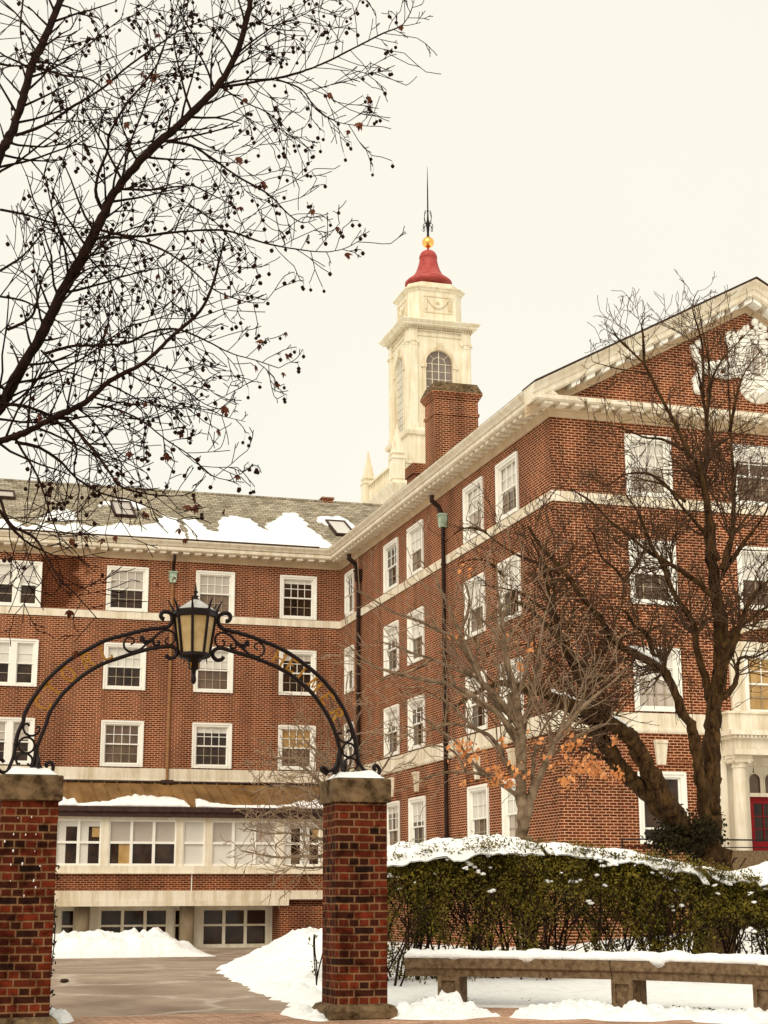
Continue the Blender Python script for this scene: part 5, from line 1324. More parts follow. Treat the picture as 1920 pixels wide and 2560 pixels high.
# ------------------------------------------------------------------ bare trees
class Tree:
    def __init__(s, name, label, cat, base, bark, twigm, seed):
        s.t = thing(name, label, cat, base); s.o = Vector(base); s.r = random.Random(seed)
        s.trunk = MB(); s.tw = MB(); s.ends = []; s.nodes = []; s.bark = bark; s.twigm = twigm; s.jit = .16
    def limb(s, px, Y0, Y1, w0, w1, k=8, n=9, spawn=None, rough=.05, conv=None):
        """px: traced pixel polyline; Y0..Y1 its distance; w: width in photo pixels"""
        m = len(px); raw = []
        for i, (x, y) in enumerate(px): raw.append((conv(x, y) if conv else (x, y)))
        P = [at(x, y, lerp(Y0, Y1, (i/(m-1)))) for i, (x, y) in enumerate(raw)]
        return s.limb3(P, w0*Y0/FPX/2, w1*Y1/FPX/2, k, n, spawn, rough)
    def limb3(s, P, r0, r1, k=5, n=9, spawn=None, rough=.05):
        p = crom(P, k); L = len(p)
        rad = [lerp(r0, r1, (i/(L-1)))*(1+rough*nz(i*.9, r0*50)) for i in range(L)]
        p = [q+Vector((nz(i*.6, r0*91, 1), nz(i*.6, r0*91, 2), nz(i*.6, r0*91, 3)))*rad[i]*.35 for i, q in enumerate(p)]
        s.trunk.tube([q-s.o for q in p], rad, n, jit=s.jit)
        if spawn: s.spawn(p, rad, **spawn)
        return p, rad
    def spawn(s, p, rad, every=.3, L=(.5,1.2), start=.1, lv=2, up=.0, rr=.45, spread=1.0, flat=.6, ns=3, wob=.16, grav=0.0, prob=.6, ratio=(.45,.7)):
        acc = 0; side = 1; tot = sum((b-a).length for a, b in zip(p, p[1:])); run_ = 0
        for i in range(1, len(p)):
            seg = (p[i]-p[i-1]); run_ += seg.length; acc += seg.length
            if run_/tot < start: continue
            while acc > every:
                acc -= every*s.r.uniform(.7,1.3); t = seg.normalized() if seg.length > 1e-9 else Vector((0,0,1)); side = -side
                perp = Vector((-t.z, s.r.gauss(0,flat), t.x)).normalized()*side
                d = (t*s.r.uniform(.35,1.0)+perp*spread*s.r.uniform(.6,1.1)+Vector((0,0,up))).normalized()
                s.twig(p[i].copy(), d, s.r.uniform(*L)*(1.2-.8*run_/tot), min(rad[i]*rr, .02 if L[1] > 1 else .014), lv, up, ns, wob, grav, prob, ratio)
    def twig(s, p, d, L, r, lv, up, ns, wob, grav, prob, ratio):
        n = max(4, int(L/.13)) if lv > 0 else 4
        n = min(n, 9)
        pts = [p]; q = p.copy(); d = d.copy()
        for i in range(n):
            d = (d+Vector((s.r.gauss(0,wob), s.r.gauss(0,wob), s.r.gauss(0,wob)+up*.15-grav))).normalized(); q = q+d*(L/n); pts.append(q.copy())
            if lv > 0 and i >= 1 and s.r.random() < prob:
                ax = Vector((s.r.gauss(0,1), s.r.gauss(0,1), s.r.gauss(0,1))); ax = (ax-d*ax.dot(d)).normalized()
                s.twig(q.copy(), (d+ax*s.r.uniform(.5,1.0)).normalized(), L*s.r.uniform(*ratio), max(r*.62,s.rmin), lv-1, up, ns, wob, grav, prob, ratio)
        s.tw.tube([v-s.o for v in pts], [max(s.rmin, r*(1-.6*i/n)) for i in range(n+1)], ns, cap=False)
        s.ends.append((q, d)); s.nodes.extend(pts[2:])
    def done(s, smooth_=True):
        s.trunk.build('trunk', s.bark, s.t, shade=True)
        if s.tw.v: s.tw.build('twigs', s.twigm, s.t, shade=True)
Z8 = lambda x, y: (x/1.565, y/1.565)
# --- the sweetgum overhanging from the left
G = Tree('sweetgum_tree', 'bare dark tree at the left hung with spiky seed balls', 'tree', (-1.05,13.2,0), M_['bark_dark'], M_['bark_dark'], 4); G.rmin = .0041
G.limb3([(-1.05,13.2,-.2),(-1.05,13.2,.4),(-1.02,13.2,1.6),(-1.0,13.2,3.2),(-.98,13.2,5.2)], .24, .20, n=14)
sp = dict(every=.085, L=(.32,1.0), start=.04, lv=2, up=.10, spread=1.0, flat=.75, wob=.09, prob=.50, ratio=(.4,.62))
a0 = at(-50,1060,13.2)
A, Ar = G.limb([(-110,1700),(0,1590),(60,1480),(150,1330),(230,1170),(330,990),(390,870),(450,750),(530,650),(620,560),(720,470),(840,350),(920,220),(970,60),(985,-60),(1000,-250)], 13.2, 12.4, 31, 14, conv=Z8, spawn=sp, n=10)
G.limb3([(-.98,13.2,4.7), tuple((Vector((-.98,13.2,5.0))+A[0])/2), tuple(A[0])], .10, .052, n=10)
Bp, Br = G.limb([(-70,760),(0,600),(40,530),(80,420),(120,270),(170,160),(230,20),(260,-80),(330,-300)], 13.5, 13.8, 28, 14, conv=Z8, spawn=sp, n=9)
G.limb3([(-.98,13.2,5.1), (-.75,13.3,6.2), tuple(Bp[0])], .13, .045, n=10)
Cp, Cr = G.limb([(-60,1740),(0,1725),(80,1700),(180,1650),(260,1610),(340,1570),(430,1490),(560,1420),(680,1310),(780,1220),(830,1120),(860,1010),(880,930)], 13.0, 12.2, 20, 4.5, conv=Z8, spawn=sp, n=8)
G.limb3([(-1.0,13.2,4.2), (-.4,13.1,4.55), tuple(Cp[0])], .085, .03, n=9)
def limbs(T, L, conv, sp, dy=.7):
    for w0, w1, pts in L:
        y0 = T.Y+T.r.uniform(-.25,.25)*dy; T.limb(pts, y0, y0+T.r.uniform(-1,1)*dy, w0, w1, conv=conv, spawn=sp, n=6)
G.Y = 12.9
sp2 = dict(sp); sp2.update(every=.075, L=(.2,.74), lv=2, start=.10)
limbs(G, [(a_*1.25, b_*1.3, p_) for a_, b_, p_ in [
 (6.5,1.6,[(860,342),(1000,320),(1150,290),(1270,245),(1400,180),(1500,130),(1570,100),(1605,50),(1620,0)]),
 (7,1.5,[(640,550),(750,570),(830,620),(930,690),(1050,760),(1120,830),(1180,870),(1240,858)]),
 (6.5,1.5,[(390,900),(520,925),(650,912),(800,900),(900,905),(1000,940),(1100,965),(1250,985),(1340,975),(1410,940)]),
 (6,1.5,[(370,930),(500,932),(620,970),(720,1030),(800,1100),(850,1140),(960,1180),(1030,1185)]),
 (7,1.8,[(170,1385),(280,1355),(400,1350),(500,1340),(600,1295),(700,1290),(800,1330),(900,1380),(1000,1410),(1090,1440)]),
 (8,1.8,[(405,830),(375,760),(385,680),(420,590),(430,520),(500,400),(560,330),(620,240),(660,120),(700,0),(720,-80)]),
 (6,1.8,[(480,690),(510,560),(560,430),(600,310),(640,180),(740,0)]),
 (7.5,1.6,[(60,530),(170,490),(280,420),(400,345),(500,260),(600,190),(720,110),(860,60),(960,20)]),
 (6,1.5,[(140,260),(250,295),(350,310),(450,380),(560,400)]), (6,1.8,[(0,250),(60,258),(140,250)]), (5,1.6,[(90,0),(80,120),(100,220),(120,270)]),
 (9,1.8,[(190,1640),(260,1640),(330,1720),(380,1780),(430,1850),(470,1900),(560,1930),(700,1940),(770,1915)]),
 (8,1.8,[(0,1580),(100,1590),(200,1630),(270,1700),(300,1760),(290,1840),(310,1920),(280,1990)]),
 (8,1.8,[(60,1730),(150,1750),(230,1800),(300,1870),(400,1930),(520,1960),(620,2000)]),
 (9,2,[(-20,1960),(0,2000),(60,2080),(120,2130),(180,2160),(240,2185)]), (7,1.6,[(0,1950),(40,2050),(130,2100),(190,2190),(230,2260),(300,2330),(380,2420)]),
 (6,1.6,[(0,1060),(90,1000),(160,920),(180,900)]), (6,1.6,[(0,820),(100,840),(200,870),(300,890),(370,900)]), (7,1.8,[(30,1290),(110,1250),(140,1200),(170,1080),(230,1010),(330,985)]),
 (5,1.4,[(0,1160),(100,1180),(200,1240),(300,1310),(380,1350)]), (5,1.3,[(380,1580),(480,1610),(560,1650),(650,1720),(740,1780),(830,1860),(905,1880)]),
 (4.5,1.3,[(560,1420),(650,1480),(720,1520),(800,1580),(860,1600)]), (4.5,1.3,[(450,750),(540,730),(610,760)]),(4,1.2,[(870,345),(960,400),(1060,450),(1130,530),(1200,535)]),(4.5,1.2,[(1080,310),(1180,350),(1240,430),(1330,480),(1460,495)]),
 (4,1.2,[(685,905),(710,840),(745,790),(795,710)]),(4,1.2,[(740,800),(830,860),(900,920),(960,960)]),(4.5,1.2,[(220,1640),(300,1600),(420,1590),(520,1560),(640,1560),(760,1600),(960,1650)]),
 (5,1.3,[(160,1370),(230,1450),(250,1540),(280,1630)]),(5,1.3,[(60,1480),(20,1560),(60,1650),(120,1700)]),(4,1.2,[(990,60),(1060,100),(1180,60),(1290,0)]),(4,1.2,[(920,230),(1020,150),(1120,80),(1260,20)]),(5,1.4,[(840,350),(800,250),(740,150),(700,60)]),
 (5,1.4,[(230,1170),(330,1060),(450,1040),(560,1080),(680,1150)]),(4.5,1.3,[(330,990),(420,1090),(480,1200),(540,1280)])]], Z8, sp2)
G.done()
# hanging seed balls and withered leaves
cand = [e for e in G.ends]
G.r.shuffle(cand)
def inframe(p):
    v = p-CAM; d = v.dot(FX); x = 960+FPX*v.dot(RX)/d; y = 1280-FPX*v.dot(UX)/d; return x, y
seedm = MB(); stalk = MB(); placed = []; nb = 0
spike = MB()
def seedball(mb, c, r):
    n = 9; m = 6; rings = []
    for i in range(m+1):
        ph = math.pi*i/m; rr = max(math.sin(ph), .05)
        rings.append([(c.x+math.cos(2*math.pi*k/n+.35*(i%2))*rr*r*(1.16 if (k+i)%2 else .86), c.y+math.sin(2*math.pi*k/n+.35*(i%2))*rr*r*(1.16 if (k+i)%2 else .86), c.z-math.cos(ph)*r*(1.14 if i%2 else .9)) for k in range(n)])
    mb.loops(rings)
vis = []
for q, d in cand:
    x, y = inframe(q)
    if not (-60 < x < 1010 and -80 < y < 1420): continue
    vis.append((q, d, x, y))
balls = []
for q, d, x, y in vis:
    dens = .8 if y < 1250 else .22
    if G.r.random() > dens: continue
    L = G.r.uniform(.03,.10); c = q+Vector((G.r.gauss(0,.012), G.r.gauss(0,.012), -L))
    if any((c-b).length < .045 for b in balls[-60:]): continue
    balls.append(c); stalk.tube([q-G.o, (q+c)/2-G.o+Vector((.006,0,-.01)), c-G.o], .0014, 3, cap=False)
    if len(balls) >= 900: break
balls.sort(key=lambda c: (c-CAM).length)
b0 = MB(); seedball(b0, Vector((0,0,0)), .0165); proto = b0.build('seed_ball', M_['seed'], G.t); proto.location = balls[0]-G.o
for c in balls[1:100]:
    o = proto.copy(); COL.objects.link(o); o.parent = G.t; o.location = c-G.o; s = G.r.uniform(.85,1.12); o.scale = (s,s,s); o.rotation_euler = (G.r.uniform(0,3),G.r.uniform(0,3),0)
for c in balls[100:]: seedball(seedm, c-G.o, .0165*G.r.uniform(.85,1.12))
tag(seedm.build('seed_balls', M_['seed'], G.t), kind='stuff'); tag(stalk.build('seed_stalks', M_['bark_dark'], G.t), kind='stuff')
lf = MB()
def dead_leaf(mb, p, s, r):
    lobes = 5; base = Vector((0,0,0)); ax = Vector((r.gauss(0,.25), r.gauss(0,.25), -1)).normalized(); sd = ax.orthogonal().normalized(); sd.rotate(Matrix.Rotation(r.uniform(0,6.28),3,ax)); up = ax.cross(sd)
    for k in range(lobes):
        a = lerp(-.95,.95,k/(lobes-1)); d = (ax*math.cos(a)+sd*math.sin(a)*.6+up*r.uniform(-.25,.25)).normalized(); l = s*r.uniform(.7,1.1)*(1-.25*abs(a)); w = up.cross(d).normalized()*l*.19
        mb.poly([p, p+d*l*.45+w+up*l*.06, p+d*l+up*l*r.uniform(-.25,.25), p+d*l*.45-w])
lx = [(1450,390),(1283,375),(1405,490),(1365,520),(1320,900),(1205,930),(1225,830),(1355,1000),(1030,720),(935,625),(1020,1340),(1015,1360),(1120,1310),(1118,1395),(1085,1510),(1110,1470),(1000,1440),(855,1690),(880,1600),(505,1780),(655,1785),(880,2005),(700,2080),(1565,110),(655,1440),(880,1155),(620,1085),(835,1100),(690,1650),(480,1620),(150,1630),(760,1950),(575,1590),(820,1050),(940,820),(1000,730),(410,1300),(500,920),(760,1990),(450,1880),(600,300),(560,290),(490,490),(710,1700),(930,1870),(340,2110),(400,2120),(450,2110),(280,2120),(610,2290),(680,2270),(270,2400),(300,2560),(740,1990),(720,2120),(560,2010),(960,395),(610,130),(430,320)]
for x, y in lx:
    p = at(x/1.565, y/1.565, 12.7)-G.o; dead_leaf(lf, p+Vector((0,0,.03)), G.r.uniform(.065,.105), G.r)
    if G.r.random() < .3: dead_leaf(lf, p+Vector((.02,.02,.01)), G.r.uniform(.04,.07), G.r)
lf.build('withered_leaves', M_['leafd'], G.t)
# --- the big many-stemmed tree behind the hedge
Z6 = lambda x, y: (1350+x/2.602, 1300+y/2.602)
Z5 = lambda x, y: (1350+x/2.9105, 650+y/2.9105)
Z4 = lambda x, y: (850+x/3.0164, 1250+y/3.0164)
BT_ = Tree('leaning_tree', 'big bare brown tree with leaning furrowed stems, before the gabled wing', 'tree', (14.9,28.0,terrain(14.9,28)), M_['bark_brown'], M_['twig_brown'], 8); BT_.rmin = .0062; BT_.Y = 28; BT_.jit = .22
bsp = dict(every=.115, L=(.45,1.9), start=.25, lv=2, up=.18, rr=.4, spread=1.0, flat=.6, wob=.15, prob=.54, ratio=(.42,.68))
bsn = dict(bsp); bsn.update(start=.45)
base = Vector(BT_.o)
def froot(p): return [base+Vector(p)]
p0 = at(1785,2115,28.0)
BT_.limb3([base+Vector((-.15,0,-.3)), base+Vector((-.1,0,.4)), p0], .46, .30, n=14, rough=.12)
BT_.limb([(1100,2180),(1105,1950),(1115,1750),(1118,1600)], 28.0, 28.0, 66, 44, n=18, conv=Z6, rough=.08)
T1, _ = BT_.limb([(1118,1650),(1120,1500),(1125,1300),(1150,1150),(1170,1000),(1180,800),(1165,600),(1140,450),(1120,300),(1112,150),(1105,20)], 28.0, 28.2, 48, 27, conv=Z6, n=16, rough=.08, spawn=dict(bsp, every=1.0, start=.5))
T2, _ = BT_.limb([(1080,2000),(1062,1800),(1035,1620),(1008,1450),(985,1330),(925,1260),(890,1150),(825,1010),(760,950),(600,865),(480,785),(400,650),(280,510),(150,330),(20,190),(-80,40)], 27.9, 27.0, 36, 7, conv=Z6, n=14, rough=.08, spawn=bsn)
T3, _ = BT_.limb([(960,2120),(900,1950),(800,1800),(720,1650),(640,1500),(560,1400),(450,1320),(340,1255),(220,1205),(80,1150),(0,1120),(-120,1090),(-240,1060),(-340,1085),(-460,1150),(-560,1220)], 27.8, 26.6, 58, 6, conv=Z6, n=16, rough=.08, spawn=bsn)
T4, _ = BT_.limb([(880,1960),(760,1830),(640,1730),(560,1650),(490,1560),(400,1420),(340,1280),(300,1130),(280,1050),(240,930),(150,800),(60,700),(-60,590),(-200,500)], 27.9, 27.2, 52, 7, conv=Z6, n=14, rough=.08, spawn=bsn)
L6 = [(24,4,[(1105,1190),(1080,1050),(1020,850),(1000,700),(950,590),(870,480),(800,300),(730,180),(700,100),(650,-30),(560,-160)]), (22,5,[(1165,1020),(1260,800),(1330,600),(1400,480),(1483,400),(1600,330)]), (18,5,[(1190,830),(1290,700),(1400,620),(1483,560),(1600,520)]),
 (16,4,[(1200,1160),(1270,1060),(1290,920),(1330,890),(1400,890),(1500,840)]), (17,4,[(1140,510),(1040,420),(920,330),(830,280),(700,200),(560,90),(450,0),(330,-120),(200,-200)]), (19,6,[(1190,320),(1235,140),(1262,0),(1262,-200),(1285,-380)]), (16,4,[(1165,260),(1090,120),(1000,0),(920,-90),(840,-200)]),
 (14,4,[(1195,340),(1330,140),(1440,0),(1500,-120)]),(14,3,[(760,960),(690,740),(620,700),(560,600),(510,580)]),(10,3,[(545,400),(500,330),(400,240),(350,100),(300,40)]),(10,3,[(545,400),(640,270),(690,170),(720,110)]),(9,3,[(700,740),(760,690),(860,690),(960,740)]),(12,3,[(420,1430),(440,1250),(400,1100),(380,1000)]),(10,3,[(280,1050),(300,900),(320,700),(330,560)]),(12,3,[(300,1130),(180,900),(110,700),(90,450),(60,300)]),(12,3,[(560,1650),(430,1560),(280,1490),(190,1470)]),(13,3,[(150,800),(60,500),(20,300),(-60,120)])]
limbs(BT_, [(a_, b_, p_) for a_, b_, p_ in L6], Z6, dict(bsp, start=.3), 1.2)
L5 = [(20,2.5,[(1236,2150),(1232,1890),(1180,1600),(1140,1480),(1080,1400),(1000,1230),(920,1080),(830,900),(760,760),(660,660),(570,570),(500,520)]), (18,3,[(1228,2150),(1215,1900),(1200,1600),(1215,1300),(1210,1150),(1180,1000),(1160,860),(1130,780),(1060,760)]), (14,2.5,[(1190,1560),(1230,1420),(1330,1320),(1420,1280),(1560,1220)]), (12,2.5,[(1330,2300),(1390,2060),(1400,1900),(1405,1600),(1395,1350),(1380,1100),(1370,900),(1365,700),(1340,500)]), (10,2,[(1380,1250),(1440,950),(1500,800),(1620,640)]),(10,2,[(1210,1200),(1250,880),(1330,720),(1440,600),(1560,480)]),
 (9,2,[(760,760),(750,560),(740,480),(760,420)]),(8,2,[(640,640),(560,560),(520,480)]),(9,2,[(1080,1400),(900,1310),(760,1290),(640,1240),(500,1200),(330,1200)]),(9,2,[(940,1660),(800,1560),(620,1560),(480,1640),(350,1560)]),(9,2,[(1060,1760),(900,1640),(760,1600),(600,1560)]),(8,2,[(830,900),(780,830),(560,790),(380,740)]),(8,2,[(1210,1150),(1230,800),(1180,500),(1150,320)]),(8,2,[(1190,1000),(1180,620),(1110,350),(1150,220)])]
limbs(BT_, L5, Z5, dict(bsp, every=.14, L=(.35,1.3), start=.3), 1.0)
L4 = [(9,2.5,[(1659,560),(1500,480),(1350,420),(1200,330),(1080,230),(950,150)]), (9,2.5,[(1659,900),(1500,800),(1350,700),(1200,660),(1060,640)]), (9,2.5,[(1659,1240),(1560,1180),(1480,1100),(1400,1090),(1300,1110),(1100,1160)]),(8,2,[(1100,240),(1000,210),(900,230),(780,330)]),(8,2,[(1240,580),(1120,470),(1000,450),(880,480)])]
limbs(BT_, L4, Z4, dict(bsp, every=.18, L=(.3,1.1), start=.2), 1.0)
BT_.done()
# ivy round the feet of the stems
IV = thing('ivy_thicket', 'dark ivy thicket wrapped round the feet of the leaning tree', 'ivy', (14.2,27.6,0)); io = Vector((14.2,27.6,0)); ri = random.Random(4)
lf = MB(); vine = MB()
foot = [(p, 1-i/26) for i, p in enumerate(T3[:32:2]+T3[1:8])]+[(p, .9-i/30) for i, p in enumerate(T4[:16:2])]+[(T1[0]+Vector((-.1,0,-1.3+.22*k)), 1-k/16) for k in range(11)]+[(at(1640+12*k, 2110-3*k, 27.6), .8) for k in range(12)]
for p, f in foot:
    if p.z > 2.7: continue
    for _ in range(int(230*max(0.1, f))):
        d = Vector((ri.gauss(0,1), ri.gauss(0,1), ri.gauss(0,1))); q = p+d.normalized()*(ri.random()**.5)*(.14+.22*f)-io
        if q.z < -.05: continue
        n_ = Vector((ri.gauss(0,1), ri.gauss(0,1)-.7, ri.gauss(0,1)+.3)).normalized(); a = n_.orthogonal().normalized(); a.rotate(Matrix.Rotation(ri.uniform(0,6.28),3,n_)); b = n_.cross(a); l = ri.uniform(.022,.05)
        lf.quad(q-a*l, q-b*l*.6, q+a*l, q+b*l*.6)
for k in range(9):
    p = Vector((ri.uniform(-1,.8), ri.uniform(-.3,.1), 0)); pts = [p]
    for i in range(7): p = p+Vector((ri.gauss(0,.12), ri.gauss(0,.08), .27)); pts.append(p)
    vine.tube(pts, .012, 4, cap=False)
lf.build('foliage', M_['ivy'], IV); vine.build('stems', M_['hedgest'], IV)
# snow lines on the leaning limbs
def limb_snow(P, i0, i1, r, label):
    mb = MB(); pts = P[i0:i1]; rings = []
    for i, p in enumerate(pts):
        a = pts[max(i-1,0)]; b = pts[min(i+1,len(pts)-1)]; t = (b-a).normalized(); sd = Vector((t.y,-t.x,0)).normalized() if abs(t.z) < .99 else Vector((0,1,0)); u = sd.cross(t); u = u if u.z > 0 else -u
        w = r*(.55+.35*nz(i*1.3,4)); e = smooth(0,1,min(i,len(pts)-1-i)/1.5+.15); h = .055*e*(1+.5*nz(i*2.1))
        rings.append([p+u*r*.80-sd*w*e, p+u*(r*.92+h)-sd*w*.5*e, p+u*(r*.95+h)+sd*w*.5*e, p+u*r*.80+sd*w*e])
    mb.loops(rings); tag(mb.build('branch_snow', M_['snow'], shade=True), label, 'snow', 'snow on the leaning limbs')
limb_snow(T3, 35, 50, .125, 'white snow line on the longest leaning limb, over the stone band')
limb_snow(T3, 53, 75, .085, 'outer white snow line near the thin end of the longest leaning limb')
limb_snow(T2, 61, 75, .085, 'white snow line on the limb crossing the lower gable window')
# --- the slender grey tree with orange leaves
BE = Tree('young_beech', 'slender grey young tree with a few orange leaves, behind the hedge', 'tree', (9.6,24.4,terrain(9.6,24.4)), M_['bark_grey'], M_['twig_tan'], 15); BE.rmin = .0068; BE.Y = 24.4
pb = at(1308,2090,24.4)
BE.limb3([BE.o+Vector((0,0,-.2)), BE.o+Vector((.0,0,.5)), pb], .16, .115, n=12)
esp = dict(every=.25, L=(.5,1.5), start=.18, lv=2, up=.30, rr=.42, spread=.75, flat=.6, wob=.075, prob=.36, ratio=(.45,.68))
BE.limb([(1375,2560),(1370,2300),(1368,2100),(1370,1900),(1355,1700),(1330,1500),(1280,1300),(1240,1100),(1220,900),(1190,700),(1180,520)], 24.4, 24.1, 34, 4, conv=Z4, n=10, spawn=dict(esp, start=.4))
BE.limb([(1385,2500),(1440,2250),(1500,2100),(1560,1960),(1640,1790),(1760,1640),(1900,1500),(2050,1380),(2160,1270)], 24.4, 23.8, 27, 3, conv=Z4, n=9, spawn=dict(esp, start=.45))
LB = [(20,3,[(1372,2050),(1330,1800),(1200,1620),(1080,1540),(950,1450),(800,1390),(600,1350),(400,1300),(250,1250),(120,1150),(30,1050)]), (16,3,[(1370,2150),(1240,1960),(1150,1800),(1000,1720),(820,1690),(650,1740),(480,1700)]), (15,3,[(1350,1720),(1200,1500),(1100,1400),(1060,1350),(980,1150),(900,1000),(840,850),(760,680),(700,550),(600,450)]),
 (14,3,[(1340,1850),(1200,1600),(1080,1380),(900,1290),(700,1200),(560,1160),(420,1100),(260,1060)]), (13,3,[(1365,1950),(1400,1650),(1480,1300),(1500,1120),(1540,900),(1600,700)]), (12,3,[(1330,1500),(1400,1300),(1430,1100),(1470,900)]), (12,3,[(1070,1380),(900,1080),(700,960),(560,900),(400,840),(230,740),(140,680)]), (10,2.5,[(1250,1150),(1150,980),(1020,860),(960,800)]), (10,2.5,[(900,1000),(960,860),(970,700),(900,560)]),
 (12,2.5,[(1360,2250),(1150,2100),(950,2050),(760,2060),(600,2120),(440,2200)]), (11,2.5,[(1180,2110),(1000,1980),(880,1830),(700,1700),(560,1600)]), (12,3,[(1450,2230),(1460,1950),(1520,1750),(1640,1560),(1659,1500)]), (9,2.5,[(1640,1790),(1700,1600),(1680,1400),(1700,1200)]),(10,2.5,[(1560,1960),(1760,1800),(1950,1700),(2100,1690)]),(9,2,[(1220,900),(1280,760),(1300,600)]),(9,2,[(700,1200),(560,1280),(380,1330),(200,1400)]),(8,2,[(1000,1720),(860,1560),(700,1480),(560,1470)]),(9,2,[(1760,1640),(1840,1480),(1860,1300)]),(8,2,[(950,2050),(860,1900),(700,1850),(560,1890)])]
limbs(BE, LB, Z4, esp, 1.0)
BE.done()
lf = MB()
lo = [(985,1610,9),(1000,1625,8),(1015,1602,6),(1080,1682,14),(1100,1690,12),(1070,1660,8),(1110,1655,6),(1140,1672,5),(1235,1612,8),(1255,1598,8),(1215,1630,6),(1220,1692,10),(1232,1672,7),(1265,1660,12),(1280,1668,14),(1295,1655,10),(1300,1672,8),(1275,1640,7),(1250,1660,6),(1330,1600,4),(985,1380,3),(1150,1400,3),(1120,1445,3),(1230,1585,4),(1060,1690,6),(1045,1630,5),(1020,1640,5),(1330,1670,5),(1342,1678,3),(1180,1640,4),(1195,1660,5),(1005,1690,3),(990,1645,3),(1085,1600,3),(1000,1232,2),(1110,1380,2),(1240,1640,5),(1155,1600,3)]
for x, y, n in lo:
    for _ in range(n*2):
        p = at(x*1.1573+BE.r.gauss(0,9), y*1.1573+BE.r.gauss(0,9), 24.1+BE.r.gauss(0,.18))-BE.o
        d = Vector((BE.r.gauss(0,1),BE.r.gauss(0,1)-.6,BE.r.gauss(0,1))).normalized(); a = (d.orthogonal().normalized()+Vector((0,0,-.5))).normalized(); b = d.cross(a).normalized(); l = BE.r.uniform(.03,.06)
        lf.poly([p-a*l, p-a*l*.2-b*l*.55+d*.008, p+a*l*.5-b*l*.4, p+a*l, p+a*l*.5+b*l*.4, p-a*l*.2+b*l*.55+d*.008])
lf.build('orange_leaves', M_['leafo'], BE.t)
# --- small bare shrub between the drive and the right pillar, its foot hidden by the pillar
SH = Tree('bare_shrub', 'small bare twiggy tree spreading before the copper roof, behind the right pillar', 'tree', (7.0,27.5,terrain(7.0,27.5)), M_['bark_grey'], M_['twig_tan'], 31); SH.rmin = .0066; SH.Y = 27.5
ssp = dict(every=.12, L=(.3,1.0), start=.1, lv=2, up=.1, rr=.45, spread=1.0, flat=.7, wob=.17, prob=.58, ratio=(.45,.7))
k_ = 1.1573
cs = lambda x, y: (x*k_, y*k_)
t0 = at(765*k_, 1850*k_, 27.5)
SH.limb3([SH.o+Vector((.1,0,-.2)), (SH.o+t0)/2+Vector((.05,0,0)), t0, at(755*k_,1780*k_,27.5), at(735*k_,1700*k_,27.4)], .07, .04, n=9)
limbs(SH, [(13,3,[(758,1800),(700,1790),(670,1762),(640,1745),(600,1748),(560,1765)]), (12,3,[(765,1850),(710,1850),(650,1850),(600,1852),(560,1845),(520,1838)]), (11,3,[(740,1720),(690,1690),(660,1660),(620,1640),(590,1640),(560,1655)]), (10,3,[(735,1700),(700,1640),(660,1600),(640,1560)]), (10,3,[(750,1760),(700,1730),(640,1700),(580,1700),(540,1720)]), (10,3,[(765,1830),(700,1815),(640,1800),(580,1800),(530,1790)]), (9,3,[(740,1720),(760,1640),(800,1590),(830,1560)]),(9,3,[(750,1760),(800,1700),(840,1640),(860,1600)]),(9,2.5,[(735,1700),(740,1600),(720,1530),(700,1480)]),(9,3,[(765,1850),(720,1870),(660,1875),(610,1868)])], cs, ssp, 1.2)
SH.done()
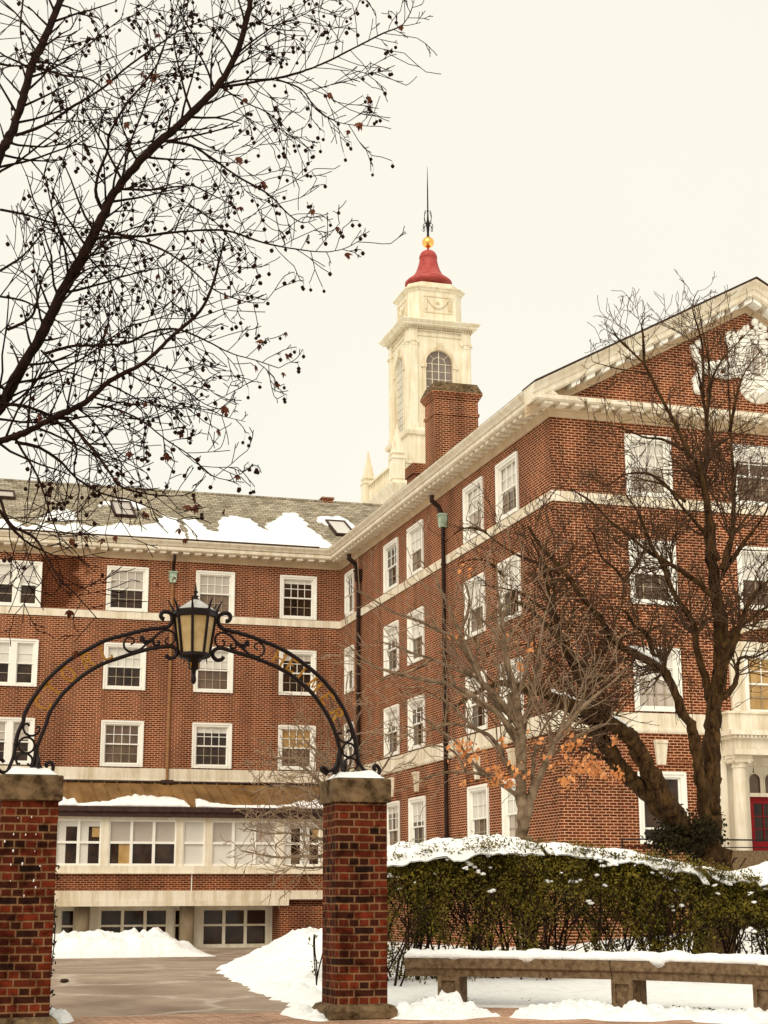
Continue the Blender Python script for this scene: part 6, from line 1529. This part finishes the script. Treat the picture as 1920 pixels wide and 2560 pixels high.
# ------------------------------------------------------------------ light, sky, camera
w = bpy.data.worlds.new('World'); scene.world = w; w.use_nodes = True
t = w.node_tree; t.nodes.clear()
out = t.nodes.new('ShaderNodeOutputWorld'); add = t.nodes.new('ShaderNodeAddShader')
b1 = t.nodes.new('ShaderNodeBackground'); b2 = t.nodes.new('ShaderNodeBackground')
sk = t.nodes.new('ShaderNodeTexSky'); sk.sky_type = 'NISHITA'; sk.sun_disc = False
SUN_EL, SUN_AZ = R(40), R(-142)            # soft light from behind and left of the viewer
sk.sun_elevation = SUN_EL; sk.sun_rotation = SUN_AZ; sk.air_density = 1.0; sk.dust_density = 3.0
b1.inputs['Strength'].default_value = .012
tc = t.nodes.new('ShaderNodeTexCoord'); no = t.nodes.new('ShaderNodeTexNoise'); no.inputs['Scale'].default_value = 2.2; no.inputs['Detail'].default_value = 4
cr = t.nodes.new('ShaderNodeValToRGB')
cr.color_ramp.elements[0].position = .3; cr.color_ramp.elements[0].color = (.735,.703,.596,1)
cr.color_ramp.elements[1].position = .7; cr.color_ramp.elements[1].color = (.762,.730,.622,1)
t.links.new(tc.outputs['Generated'], no.inputs['Vector']); t.links.new(no.outputs['Fac'], cr.inputs['Fac'])
t.links.new(cr.outputs['Color'], b2.inputs['Color']); b2.inputs['Strength'].default_value = 1.0
t.links.new(sk.outputs['Color'], b1.inputs['Color']); t.links.new(b1.outputs[0], add.inputs[0]); t.links.new(b2.outputs[0], add.inputs[1]); t.links.new(add.outputs[0], out.inputs['Surface'])
sd = bpy.data.lights.new('sun', 'SUN'); sd.energy = 1.5; sd.angle = R(45); sd.color = (1,.93,.80)
so = bpy.data.objects.new('sun', sd); COL.objects.link(so)
dirv = Vector((math.sin(SUN_AZ)*math.cos(SUN_EL), math.cos(SUN_AZ)*math.cos(SUN_EL), math.sin(SUN_EL)))
so.rotation_euler = (-dirv).to_track_quat('-Z', 'Y').to_euler(); so.location = dirv*60+Vector((10,30,0))
cd = bpy.data.cameras.new('camera'); cd.sensor_fit = 'HORIZONTAL'; cd.sensor_width = 36.0; cd.lens = 36.0*FPX/1920; cd.clip_end = 3000; cd.clip_start = .1
co = bpy.data.objects.new('camera', cd); COL.objects.link(co)
co.matrix_world = Matrix(((RX.x,UX.x,-FX.x,CAM.x),(RX.y,UX.y,-FX.y,CAM.y),(RX.z,UX.z,-FX.z,CAM.z),(0,0,0,1)))
scene.camera = co
scene.view_settings.view_transform = 'Standard'; scene.view_settings.look = 'None'; scene.view_settings.exposure = .35; scene.view_settings.gamma = 1
scene.render.film_transparent = False
scene.cycles.max_bounces = 6; scene.cycles.diffuse_bounces = 3; scene.cycles.glossy_bounces = 3; scene.cycles.transmission_bounces = 2
scene.cycles.use_denoising = True
